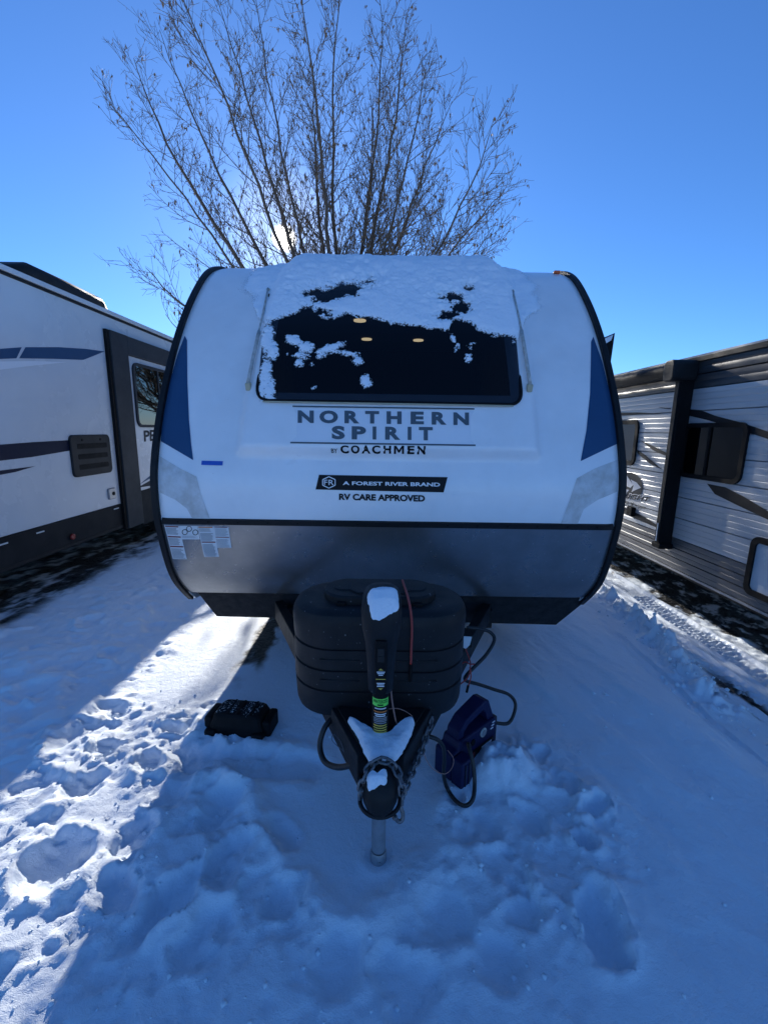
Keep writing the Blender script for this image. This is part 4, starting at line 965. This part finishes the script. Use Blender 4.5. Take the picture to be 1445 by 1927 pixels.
# dark swooshes
for poly in ([(1288, 769), (1320, 772), (1345, 782), (1395, 795), (1445, 812), (1500, 832), (1500, 846), (1445, 826), (1400, 811), (1330, 790), (1288, 780)],
             [(1330, 910), (1365, 917), (1400, 935), (1445, 962), (1500, 1000), (1500, 1022), (1445, 978), (1390, 952), (1345, 930)],
             [(1204, 828), (1230, 840), (1254, 852), (1253, 858), (1230, 848)], [(1199, 846), (1215, 857), (1246, 884), (1222, 872), (1199, 853)],
             [(1150, 780), (1170, 776), (1200, 776), (1251, 779), (1200, 780), (1150, 783)], [(1238, 766), (1262, 768), (1262, 770), (1245, 768)],
             [(1165, 950), (1190, 962), (1215, 974), (1239, 990), (1238, 994), (1205, 980), (1165, 962)]):
    sheet(poly, F_right, 'swoosh', 'swoosh', right, .006)
# emblem and lettering
ec = np.array((1186, 914)); ell = [tuple(ec + np.array((23 * math.cos(t), 25 * math.sin(t) + 3 * math.cos(t)))) for t in np.linspace(0, 2 * math.pi, 24, endpoint=False)]
em = sheet(ell, F_right, 'emblem', 'grey_trim', right, .007)
for poly in ([(1166, 898), (1178, 893), (1186, 905), (1192, 912), (1186, 918), (1172, 912)], [(1186, 902), (1198, 908), (1206, 918), (1196, 922), (1188, 926), (1192, 914)], [(1170, 918), (1184, 922), (1176, 930), (1166, 926)]):
    sheet(poly, F_right, 'emblem_shape', 'ink_light', em, .009)
lettering('JAY FLIGHT', [(1130, 918), (1226, 935), (1223, 949), (1130, 934)], F_right, 'lettering_edge', 'ink_light', right, .009, .07, .25)
lettering('JAY FLIGHT', [(1131, 919.5), (1224.5, 936), (1221.5, 948), (1131, 932.5)], F_right, 'lettering', 'ink_black', right, .011, .03, .25)
lettering('SLX', [(1176, 942), (1193, 945.5), (1192, 954.5), (1176, 951)], F_right, 'lettering', 'ink_black', right, .008, .0)
lettering('Jayco', [(1200, 949), (1215, 952), (1214, 961), (1200, 957.5)], F_right, 'lettering', 'ink_black', right, .008, .0)
sheet(quad_line((1194.5, 951), (1199, 952.5), 1.3), F_right, 'rule_mark', 'ink_black', right, .008)
p = F_right(1188, 962, .02); MB().obox(p, (0, 1, 0), (0, 0, 1), (1, 0, 0), .05, .05, .03).build('outlet_box', 'soft_black', right, bevel=.006)

# ================================================================== THINGS ON THE SNOW
# --- jump-start power pack
def pack():
    b0, b1 = Vector(at_z(848, 1470, .01)), Vector(at_z(930, 1405, .01)); u = (b1 - b0); u.z = 0; wd = u.length; u.normalize()
    nrm = Vector((u.y, -u.x, 0)); up = Vector((0, 0, 1))
    o = Vector((b0.x, b0.y, 0)); g = gz((o + u * .15).x, (o + u * .15).y) - .035
    root = tag(empty('power_pack', (o.x, o.y, 0)), 'dark blue portable jump-start power pack standing in the snow beside the tongue', 'power pack')
    def P(a, h, d): return o + u * a + nrm * d + up * (g + h * .84)
    outline = [(.0, .0), (wd, .0), (wd + .004, .19), (wd - .01, .235), (wd - .055, .325), (wd - .085, .335), (.105, .295), (.055, .25), (.045, .17), (.0, .165)]
    def prism(pts, d0, d1, name, mat, parent, bev=.006):
        mb = MB(); n = len(pts); mb.v = [tuple(P(a, h, d0)) for a, h in pts] + [tuple(P(a, h, d1)) for a, h in pts]
        mb.f = [tuple(range(n - 1, -1, -1)), tuple(range(n, 2 * n))] + [(i, (i + 1) % n, (i + 1) % n + n, i + n) for i in range(n)]
        return mb.build(name, mat, parent, bevel=bev)
    # body with a handle opening: built from a lower block and an arched handle
    lower = [(.0, 0), (wd, 0), (wd + .004, .17), (wd - .005, .205), (.058, .205), (.046, .165), (0, .155)]
    body = prism(lower, -.10, .0, 'body', 'pack_blue', root, .008)
    arch_o = [(.056, .2055), (.062, .25), (.11, .30), (wd - .085, .345), (wd - .055, .335), (wd - .005, .2055)]
    arch_i = [(wd - .055, .2055), (wd - .075, .265), (wd - .095, .290), (.13, .262), (.098, .235), (.096, .2055)]
    n = 6; ins = arch_i[::-1]; mb = MB()
    for d in (-.085, -.012):
        mb.v += [tuple(P(a, h, d)) for a, h in arch_o] + [tuple(P(a, h, d)) for a, h in ins]
    for i in range(n - 1):
        mb.f += [(i, i + n, i + n + 1, i + 1), (2 * n + i, 2 * n + i + 1, 3 * n + i + 1, 3 * n + i), (i, i + 1, 2 * n + i + 1, 2 * n + i), (n + i, 3 * n + i, 3 * n + i + 1, n + i + 1)]
    mb.f += [(0, 2 * n, 3 * n, n), (n - 1, 2 * n - 1, 4 * n - 1, 3 * n - 1)]
    mb.build('handle', 'pack_blue', root, bevel=.006)
    prism([(-.004, -.0), (.085, -.0), (.085, .13), (.070, .152), (.006, .152), (-.004, .14)], .002, .06, 'clamp_holder', 'pack_blue', root, .010)
    for a in (.02, .045): prism([(a, .01), (a + .008, .01), (a + .008, .135), (a, .135)], .0585, .065, 'rib', 'pack_dark', root, .002)
    prism([(wd + .001, .01), (wd + .028, .02), (wd + .028, .19), (wd + .001, .20)], -.08, -.01, 'side_grip', 'pack_dark', root, .008)
    gp = P(wd * .68, .168, .0); MB().tube([gp, gp + nrm * .006], .023, 20).build('gauge', 'frosted', root, bevel=.002)
    gp2 = P(wd * .68, .168, .0065); MB().tube([gp2, gp2 + nrm * .003], .015, 16).build('gauge_dial', 'print', root)
    gp = P(wd * .45, .15, .0); MB().tube([gp, gp + nrm * .004], .016, 14).build('socket', 'soft_black', root)
    sp = P(wd * .40, .10, .0); MB().tube([sp, sp + nrm * .006], .009, 12).build('push_button', 'red_lens', root)
    prism([(.12, .035), (wd - .02, .035), (wd - .02, .095), (.12, .095)], .001, .003, 'label_plate', 'ink_black', root, 0)
    prism([(wd - .115, .070), (wd - .035, .070), (wd - .035, .082), (wd - .115, .082)], .0032, .0045, 'print_line', 'ink_light', root, 0)
    prism([(wd - .15, .046), (wd - .045, .046), (wd - .045, .053), (wd - .15, .053)], .0032, .0045, 'print_line', 'ink_light', root, 0)
    prism([(.13, .045), (.165, .045), (.165, .085), (.13, .085)], .0032, .0045, 'red_mark', 'print_red', root, 0)
    for k in range(3):
        a, h = wd - .045 + k * .006, .150 + k * .017; prism([(a, h), (a + .02, h), (a + .02, h + .006), (a, h + .006)], .0, .0025, 'print_line', 'ink_light', root, 0)
    # jump leads
    cable('jump_lead', 'cable_black', [P(wd + .02, .14, -.02), at_y(958, 1360, 1.93), at_y(970, 1328, 1.98), at_y(958, 1308, 1.98), at_y(930, 1298, 1.95), at_y(900, 1288, 1.90), at_y(878, 1282, 1.86), at_y(876, 1274, 1.84), at_y(890, 1258, 1.85), at_y(915, 1232, 1.92), at_y(930, 1205, 1.97), at_y(922, 1190, 1.99), at_y(900, 1183, 1.99), at_y(878, 1181, 1.99)], .0085, root)
    cable('jump_lead', 'cable_black', [at_y(803, 1385, 1.50), at_y(822, 1392, 1.50), at_y(834, 1406, 1.52), at_y(836, 1430, 1.55), at_y(835, 1460, 1.57), at_z(842, 1485, gz(*G(842, 1485)) + .014), at_z(858, 1508, gz(*G(858, 1508)) + .02), at_z(876, 1517, gz(*G(876, 1517)) + .03), at_y(890, 1503, 1.50), at_y(893, 1470, 1.55), at_y(889, 1432, 1.58), at_y(881, 1402, 1.63), P(.12, .15, .004)], .0085, root)
    return root
pack()
# --- overturned battery box cover
def box_cover():
    c = at_z(456, 1366, .0); a = R(-7)
    u = Vector((math.cos(a), math.sin(a), 0)); v = Vector((-math.sin(a), math.cos(a), 0)); g = gz(c.x, c.y) - .012
    root = tag(empty('battery_box_lid', (c.x, c.y, 0)), 'black plastic battery box lid lying on the snow left of the tongue, dusted with frost', 'box lid')
    def rg(w, d, z, r=.03): return [tuple(Vector((c.x, c.y, g + z)) + u * p + v * q) for p, q in rrect(w, d, r, 3)]
    MB().loft([rg(.31, .19, 0), rg(.305, .185, .02), rg(.285, .17, .06), rg(.25, .14, .105), rg(.225, .12, .118)]).build('shell', 'soft_black', root, bevel=.004)
    for s in (-1, 1):
        p = Vector((c.x, c.y, g + .045)) + u * (s * .155)
        MB().obox(p, u, v, (0, 0, 1), .022, .065, .045).build('handle_pocket', 'soft_black', root, bevel=.012)
        p = Vector((c.x, c.y, g + .022)) + u * (s * .125) - v * .085
        MB().obox(p, u, v, (0, 0, 1), .03, .025, .026).build('corner_foot', 'soft_black', root, bevel=.010)
    for s in (-.05, .0, .07):
        p = Vector((c.x, c.y, g + .119)) + u * s
        MB().obox(p, u, v, (0, 0, 1), .006, .058, .004).build('moulded_rib', 'soft_black', root, bevel=.002)
    return root, c, u, v, g
bxr, bc, bu, bv, bgz = box_cover()

# ================================================================== SNOW LYING ON THINGS
def snow_patch(poly, zf, thick, name, label, step=.005, sharp=.02, seed=1, rag=.006, cover=None):
    """an uneven slab of snow: outline in plan, resting on height zf(x, y)"""
    xs = [p[0] for p in poly]; ys = [p[1] for p in poly]
    ax = np.arange(min(xs) - .02, max(xs) + .02, step); ay = np.arange(min(ys) - .02, max(ys) + .02, step); A, B = np.meshgrid(ax, ay)
    sd = poly_sd(A + rag * fbm(A * 60, B * 60, 3, seed), B + rag * fbm(A * 60 + 9, B * 60, 3, seed + 3), poly)
    t = np.clip(sd / sharp, 0, 1); th = thick * np.sqrt(1 - (1 - t) ** 2) * (1 + .35 * fbm(A * 25, B * 25, 3, seed + 5))
    ok = sd > -step * .3; Z = zf(A, B); n, m = A.shape; mb = MB(); idx = -np.ones((n, m), int)
    for i in range(n):
        for j in range(m):
            if ok[i, j]: idx[i, j] = len(mb.v); mb.v.append((A[i, j], B[i, j], Z[i, j] + max(th[i, j], 0)))
    k = len(mb.v); mb.v += [(A[i, j], B[i, j], Z[i, j] - .004) for i in range(n) for j in range(m) if ok[i, j]]
    cnt = {}
    for i in range(n - 1):
        for j in range(m - 1):
            q = (idx[i, j], idx[i, j + 1], idx[i + 1, j + 1], idx[i + 1, j])
            if min(q) >= 0:
                mb.f.append(q); mb.f.append(tuple(x + k for x in reversed(q)))
                for a, b in zip(q, q[1:] + q[:1]): cnt[(a, b)] = cnt.get((a, b), 0) + 1
    for (a, b) in list(cnt):
        if (b, a) not in cnt: mb.f.append((b, a, a + k, b + k))
    o = mb.build(name, 'snow' if cover is None else 'clinging_snow', None, smooth=True); tag(o, label, 'snow', None, 'stuff')
    if cover is not None: ca = o.data.attributes.new('cover', 'FLOAT', 'POINT'); ca.data.foreach_set('value', np.full(len(mb.v), cover, np.float32))
    return o
def snow_cap(poly, zf, thick, label, centre=None, nt=120, nr=16, seed=1, rag=.004):
    P = np.array([p[:2] for p in catmull([(a, b, 0) for a, b in list(poly) + [poly[0]]], 12)])[:-1]
    D = np.concatenate([[0], np.cumsum(np.hypot(*np.diff(np.vstack([P, P[:1]]), axis=0).T))]); Q = np.vstack([P, P[:1]])
    u = np.linspace(0, D[-1], nt, endpoint=False); B = np.stack([np.interp(u, D, Q[:, 0]), np.interp(u, D, Q[:, 1])], 1)
    c = np.array(centre) if centre is not None else B.mean(0)
    dv = B - c; dv *= (1 + rag / np.hypot(*dv.T) * 2 * fbm(B[:, 0] * 70, B[:, 1] * 70, 3, seed))[:, None]
    mb = MB(); top, bot = [], []
    for i in range(1, nr + 1):
        t = i / nr; X_, Y_ = c[0] + dv[:, 0] * t, c[1] + dv[:, 1] * t
        dist = (1 - t) * np.hypot(*dv.T); e = np.clip(dist / (thick * 1.1), 0, 1)
        th = thick * np.sqrt(np.maximum(1 - (1 - e) ** 2, 0)) * (1 + .35 * fbm(X_ * 14, Y_ * 14, 3, seed + 5)) - .002 * (t == 1)
        top.append([(a, b, d) for a, b, d in zip(X_, Y_, zf(X_, Y_) + th)])
    cz = float(zf(np.array([c[0]]), np.array([c[1]]))[0]) + thick * (1 + .35 * float(fbm(np.array([c[0] * 14]), np.array([c[1] * 14]), 3, seed + 5)[0]))
    mb.v = [(c[0], c[1], cz)]; [mb.v.extend(r) for r in top]
    for j in range(nt):
        k = (j + 1) % nt; mb.f.append((0, 1 + j, 1 + k))
        for i in range(nr - 1): mb.f.append((1 + i * nt + j, 1 + (i + 1) * nt + j, 1 + (i + 1) * nt + k, 1 + i * nt + k))
    o = mb.build('snow_cap', 'snow', None, smooth=True)
    bm = bmesh.new(); bm.from_mesh(o.data); bmesh.ops.recalc_face_normals(bm, faces=bm.faces[:])
    if sum(f.normal.z for f in bm.faces) < 0: bmesh.ops.reverse_faces(bm, faces=bm.faces[:])
    bm.to_mesh(o.data); bm.free()
    return tag(o, label, 'snow', None, 'stuff')
pl = [at_z(px, py, .52) for px, py in ((655, 1352), (672, 1362), (690, 1372), (705, 1378), (735, 1380), (755, 1368), (772, 1355), (780, 1358), (772, 1385), (752, 1420), (735, 1432), (700, 1432), (688, 1420), (672, 1385), (655, 1358))]
cc = at_z(718, 1402, .52)
snow_cap([(p.x, p.y) for p in pl], lambda a, b: a * 0 + .513, .03, 'snow lying on the triangular tongue plate in front of the jack', (cc.x, cc.y), 160, 18, 5, .0015)
jt = [(1.17, .86), (1.206, .93), (1.225, .985), (1.245, 1.018), (1.27, 1.038), (1.315, 1.05), (1.36, 1.045), (1.40, 1.02)]
pl = [hit_prof(px, py, jt) for px, py in ((690, 1122), (700, 1114), (722, 1110), (744, 1114), (750, 1124), (750, 1140), (742, 1150), (722, 1162), (706, 1165), (696, 1150))]
snow_cap([(p.x, p.y) for p in pl if p], lambda a, b: np.interp(b, [q[0] for q in jt], [q[1] for q in jt]) - .9 * np.abs(a - jx) ** 2, .024, 'snow cap on top of the jack motor housing', None, 110, 16, 9, .002)
ct = [(1.07, .44), (1.086, .495), (1.11, .522), (1.14, .530), (1.17, .525), (1.20, .515), (1.30, .512)]
pl = [hit_prof(px, py, ct) for px, py in ((688, 1462), (698, 1450), (712, 1456), (726, 1450), (728, 1472), (714, 1480), (702, 1486), (692, 1482))]
snow_cap([(p.x, p.y) for p in pl if p], lambda a, b: np.interp(b, [q[0] for q in ct], [q[1] for q in ct]) - 5 * a * a, .014, 'small snow cap on the black coupler', None, 90, 12, 13, .002)
# frost on the box lid
def on_box(a, b): return tuple((Vector((bc.x, bc.y, 0)) + bu * a + bv * b)[:2])
for a0, a1, lab in ((-.105, -.012, 'frost on the left half of the battery box lid'), (.012, .10, 'frost on the right half of the battery box lid')):
    snow_patch([on_box(a0, -.052), on_box(a1, -.055), on_box(a1, .05), on_box(a0, .048)], lambda a, b: a * 0 + bgz + .1185, .0025, 'frost_patch', lab, .004, .01, 17, .03, .22)
# loose crumbs of snow kicked up around the boot holes
def crumbs():
    rr = random.Random(3); pts = []
    while len(pts) < 900:
        x, y = rr.uniform(-1.7, 1.5), rr.uniform(.75, 2.6); r = .003 + .009 * rr.random() ** 3
        pts.append((x, y, r))
    for _ in range(260):
        a = rr.choice(_chunks); pts.append((a[0] + rr.gauss(0, .12), a[1] + rr.gauss(0, .25), .004 + .018 * rr.random() ** 2))
    A = np.array(pts); Z = ground_h(A[:, 0], A[:, 1]); keep = (np.hypot(A[:, 0], A[:, 1] - 1.5) < .3) & (RNG.random(len(A)) < .8)
    keep |= (poly_sd(A[:, 0], A[:, 1], _tramp) < 0) & (RNG.random(len(A)) < .75) & (A[:, 0] < 1.6)
    mb = MB()
    for (x, y, r), z, k in zip(pts, Z, keep):
        if k: continue
        vs = [(x + r * rr.uniform(.7, 1.2), y, z + r * .4), (x - r * rr.uniform(.7, 1.2), y, z + r * .4), (x, y + r * rr.uniform(.7, 1.2), z + r * .4), (x, y - r * rr.uniform(.7, 1.2), z + r * .4), (x + rr.uniform(-.3, .3) * r, y, z + r * rr.uniform(.9, 1.4)), (x, y, z - r)]
        mb.add(vs, [(0, 2, 4), (2, 1, 4), (1, 3, 4), (3, 0, 4), (2, 0, 5), (1, 2, 5), (3, 1, 5), (0, 3, 5)])
    tag(mb.build('snow_crumbs', 'snow', None, smooth=True), 'loose snow crumbs scattered over the trampled snow', 'snow', None, 'stuff')
crumbs()
# snow over the front cap and window
def snow_field(px, py):
    nz = fbm(px / 26., py / 20., 5, 201, .62); nf = fbm(px / 7., py / 4.5, 3, 207)
    low_x = [380, 470, 485, 500, 512, 530, 545, 560, 572, 585, 592, 605, 625, 640, 655, 672, 690, 710, 735, 765, 800, 835, 845, 850, 862, 878, 895, 905, 930, 960, 975, 990, 1080]
    low_y = [540, 560, 600, 610, 607, 598, 591, 588, 578, 577, 590, 598, 600, 596, 592, 598, 597, 602, 609, 613, 616, 619, 620, 606, 601, 606, 617, 625, 631, 634, 640, 600, 545]
    f = np.interp(px, low_x, low_y) - py
    def ell(cx, cy, rx, ry, k=0.0):
        dx, dy = px - cx, py - cy; dy = dy - k * dx
        return (1 - np.hypot(dx / rx, dy / ry)) * min(rx, ry)
    for c in ((640, 549, 42, 11, -.25), (868, 578, 15, 9, 0), (852, 560, 10, 4, 0), (845, 593, 14, 5, -.2), (882, 545, 5, 4, 0), (606, 588, 14, 5, .2), (590, 552, 14, 4, 0)):
        f = np.minimum(f, -ell(*c) - 1 + 3 * nf)
    for c in ((553, 640, 17, 12, .2), (577, 652, 18, 11, .2), (560, 668, 20, 5, .1), (562, 683, 9, 7, 0), (620, 655, 26, 9, -.3), (652, 664, 22, 6, .2), (603, 670, 9, 6, 0), (673, 679, 9, 7, 0), (689, 717, 11, 13, 0),
              (590, 730, 7, 4, -.3), (588, 684, 3, 2.5, 0), (852, 636, 8, 9, .5), (860, 650, 5, 9, 0), (882, 674, 9, 11, 0), (886, 655, 5, 4, 0), (890, 645, 8, 3, -.2), (965, 640, 4, 8, 0),
              (503, 640, 13, 34, 0), (512, 660, 15, 20, 0), (500, 700, 12, 40, 0), (507, 735, 12, 24, 0), (494, 720, 8, 40, 0)):
        f = np.maximum(f, ell(*c))
    gap = np.clip(fbm(px / 3.2, py / 2.0, 2, 241) - .12, 0, 1)
    return f + 5.5 * nz + 3.2 * nf - np.where(f < 9, 9 * gap, 0)
def cap_snow():
    xs = np.arange(TX - 1.185, TX + 1.1851, .0055); ss = np.concatenate([np.arange(s_at_z(1.66), s_at_z(2.42), .0048), np.arange(s_at_z(2.42), SMAX - .01, .011)])
    A, S = np.meshgrid(xs, ss); P = np.zeros(A.shape + (3,)); N = np.zeros(A.shape + (3,))
    for i, s in enumerate(ss):
        p, nn = prof_at(s)
        for j, x in enumerate(xs):
            P[i, j] = surf(x, s, .0055); N[i, j] = (0, nn[0], nn[1])
    px, py = project(P); f = snow_field(px, py)
    top = sstep(600, 500, py); ex = sstep(1.02, .66, np.abs(A - TX) + .10 * fbm(A * 5, S * 5, 4, 233))
    vis = np.where(ex < .02, -1, f)
    th = np.clip(vis, 0, 14) / 14 * (.010 + .012 * top) * (1 + .55 * fbm(A * 22, S * 22, 4, 223)) + np.clip(vis, 0, 3) / 3 * .004
    th += top * .008 * fbm(A * 6, S * 9, 3, 229) * (vis > 5)
    crown = np.clip((P[..., 2] - 2.5) / .2, 0, 1); th += crown * .008 * (vis > 0)
    th = th * ex + .0004 * (vis > 0)
    V = P + N * (np.maximum(th, 0) - .008 * (1 - ex) - .0035 * (vis < 0))[..., None]
    ok = vis > -4; idx = -np.ones(A.shape, int); idx[ok] = np.arange(ok.sum()); mb = MB(); mb.v = [tuple(p) for p in V[ok]]
    q = np.stack([idx[:-1, :-1], idx[:-1, 1:], idx[1:, 1:], idx[1:, :-1]], -1).reshape(-1, 4); q = q[q.min(1) >= 0]
    mb.f = [tuple(int(a) for a in r) for r in q]
    o = mb.build('window_snow', 'clinging_snow', None, smooth=True)
    ca = o.data.attributes.new('cover', 'FLOAT', 'POINT'); ca.data.foreach_set('value', (np.clip((vis[ok] + 4) / 12, 0, 1) * sstep(0, .55, ex[ok])).astype(np.float32))
    tag(o, 'patchy snow clinging to the top of the front window and cap', 'snow', None, 'stuff')
cap_snow()
def roof_snow(name, x0, x1, y0, y1, z, th, label, seed, st=.05):
    xs = np.arange(x0, x1 + st / 2, st); ys = np.arange(y0, y1 + st / 2, st * 1.5); A, B = np.meshgrid(xs, ys)
    e = np.minimum(np.minimum(A - x0, x1 - A), np.minimum(B - y0, y1 - B)) + .02 * fbm(A * 4, B * 4, 3, seed)
    Hh = np.clip(e / .08, 0, 1); Hh = z + th * np.sqrt(1 - (1 - Hh) ** 2) * (1 + .4 * fbm(A * 1.5, B * 1.5, 4, seed + 2)) - .003
    n, m = A.shape; mb = MB(); mb.v = [(A[i, j], B[i, j], Hh[i, j]) for i in range(n) for j in range(m)]
    mb.f = [(i * m + j, i * m + j + 1, (i + 1) * m + j + 1, (i + 1) * m + j) for i in range(n - 1) for j in range(m - 1)]
    tag(mb.build(name, 'snow', None, smooth=True), label, 'snow', None, 'stuff')
roof_snow('roof_snow', TX - 1.15, TX + 1.15, 3.9, YB - .1, 2.732, .05, 'snow blanket on the roof of the front-facing trailer', 301)
roof_snow('roof_snow', LX - 2.3, LX - .08, Y0 + .1, Y1 - .1, LZ + .05, .06, 'snow blanket on the roof of the left trailer', 311)

# ================================================================== BARE TREE BEHIND
def tree():
    TY = 11.6
    base = at_y(640, 800, TY); bx = base.x; g = -.02
    root = tag(empty('bare_tree', (bx, TY, 0)), 'tall bare winter tree behind the front-facing trailer with the sun in its branches', 'tree')
    rnd = random.Random(5)
    tk = [(bx, TY, -.06), (bx + .02, TY, .6), (bx - .03, TY + .05, 1.6), (bx + .02, TY, 2.6), (bx, TY + .02, 3.4)]
    MB().tube(catmull(tk, 5), [.26 - .12 * i / 20 for i in range(21)], 12).build('trunk', 'bark', root, smooth=True)
    crown, seeds = MB(), MB()
    def grow(mb, p, d, L, r0, r1, nseg, bend, up, sides):
        pts = [p.copy()]; q = p.copy(); dd = d.normalized()
        for i in range(nseg):
            dd = (dd + Vector((rnd.uniform(-1, 1), rnd.uniform(-1, 1), rnd.uniform(-1, 1))) * bend + Vector((0, 0, up))).normalized()
            q = q + dd * (L / nseg); pts.append(q.copy())
        mb.tube(pts, [r0 + (r1 - r0) * (i / nseg) for i in range(nseg + 1)], sides, caps=False)
        return pts
    def perp(t, ang):
        a = t.orthogonal().normalized(); b = t.cross(a); ph = rnd.uniform(0, 2 * math.pi)
        return (t * math.cos(ang) + (a * math.cos(ph) + b * math.sin(ph)) * math.sin(ang)).normalized()
    def seed_cluster(p):
        for _ in range(rnd.randint(1, 3)):
            a = rnd.uniform(0, math.pi); w = rnd.uniform(.010, .022); L = rnd.uniform(.05, .13)
            u = Vector((math.cos(a), math.sin(a), 0)) * w; dn = Vector((rnd.uniform(-.03, .03), rnd.uniform(-.03, .03), -L)); c = p + Vector((rnd.uniform(-.03, .03), rnd.uniform(-.03, .03), 0))
            seeds.add([c, c + dn * .5 + u, c + dn, c + dn * .5 - u], [(0, 1, 2, 3)])
    tips = [(195, 180, 2.6), (250, 110, 3.0), (300, 60, 3.1), (345, 0, 3.3), (405, -15, 3.4), (480, -25, 3.3), (560, -35, 3.4), (640, -40, 3.4), (715, -15, 3.4), (760, 60, 3.3), (800, 130, 3.2), (850, 190, 3.1), (925, 235, 2.9), (950, 360, 2.7), (925, 430, 2.4), (275, 500, 2.2), (310, 590, 2.0), (860, 470, 2.1),
            (590, 150, 3.3), (800, 320, 2.9), (740, 420, 2.5), (700, 230, 3.1), (840, 400, 2.5), (690, 660, 1.9), (800, 640, 1.8), (760, 560, 2.1), (600, 640, 1.9), (860, 580, 2.0), (900, 690, 1.8)]
    for k, (px, py, hz) in enumerate(tips):
        ty = TY + rnd.uniform(-2.2, 2.2); e = at_y(px, py, ty)
        s = Vector((bx + rnd.uniform(-.06, .06), TY + rnd.uniform(-.06, .06), min(hz, 3.4) - .5))
        span = (e - s).length; dirn = (e - s).normalized()
        c1 = s + (Vector((0, 0, 1)) * .15 + dirn * .85 + Vector((dirn.x, dirn.y, 0)) * .45) * span * .33
        c2 = s + (e - s) * .66 + Vector((dirn.x, dirn.y, 0)) * span * .06 + Vector((rnd.uniform(-.6, .6), rnd.uniform(-.6, .6), rnd.uniform(-.35, .35)))
        n = 16; pts = []
        for i in range(n + 1):
            t = i / n; q = s * (1 - t) ** 3 + c1 * 3 * t * (1 - t) ** 2 + c2 * 3 * t * t * (1 - t) + e * t ** 3
            pts.append(q + Vector((rnd.uniform(-1, 1), rnd.uniform(-1, 1), rnd.uniform(-1, 1))) * .035 * (i > 0))
        r0 = rnd.uniform(.04, .066) * (span / 8) ** .5
        limb = MB(); limb.tube(pts, [max(.006, r0 * (1 - i / n) ** .85 + .006) for i in range(n + 1)], 7, caps=False)
        limb.build('limb', 'bark', root, smooth=True)
        L0 = span
        low = px < 420 and py > 380
        m = int(9 + span * (1.2 if low else 1.9 if px < 320 else 2.7))
        for j in range(m):
            t = .10 + .90 * (j + rnd.random()) / m; i = min(int(t * n), n - 1); q = pts[i].lerp(pts[i + 1], t * n - i); tg = (pts[i + 1] - pts[i]).normalized()
            Lb = (2.2 * (1 - t) ** .7 + .45) * rnd.uniform(.5, 1.15); rb = .006 + .013 * (1 - t) * Lb / 1.8
            bp = grow(crown, q, perp(tg, R(rnd.uniform(28, 55))), Lb, rb, .0042, 6, .13, .10, 5)
            nt = int(3 + Lb * 6.0)
            for a in range(nt):
                tt = .15 + .85 * (a + rnd.random()) / nt; ii = min(int(tt * 6), 5); qq = bp[ii].lerp(bp[ii + 1], tt * 6 - ii); tg2 = (bp[ii + 1] - bp[ii]).normalized()
                Lt = rnd.uniform(.22, .62) * (1.15 - .4 * tt)
                tp = grow(crown, qq, perp(tg2, R(rnd.uniform(25, 55))), Lt, .0055, .0034, 3, .12, .10, 3)
                for w in range(rnd.randint(1, 3)):
                    z = tp[rnd.randint(1, 3)]; grow(crown, z, perp((tp[-1] - tp[0]).normalized(), R(rnd.uniform(30, 60))), rnd.uniform(.08, .24), .0042, .003, 2, .15, .08, 3)
                if rnd.random() < .36: seed_cluster(tp[-1])
                if rnd.random() < .10: seed_cluster(tp[1])
    o = crown.build('crown', 'bark', root); o['label'] = 'fine bare twigs of the crown'
    sd = seeds.build('dry_seeds', 'seeds', root); sd['label'] = 'brown dry seed clusters hanging from the twigs'; sd['kind'] = 'stuff'
tree()
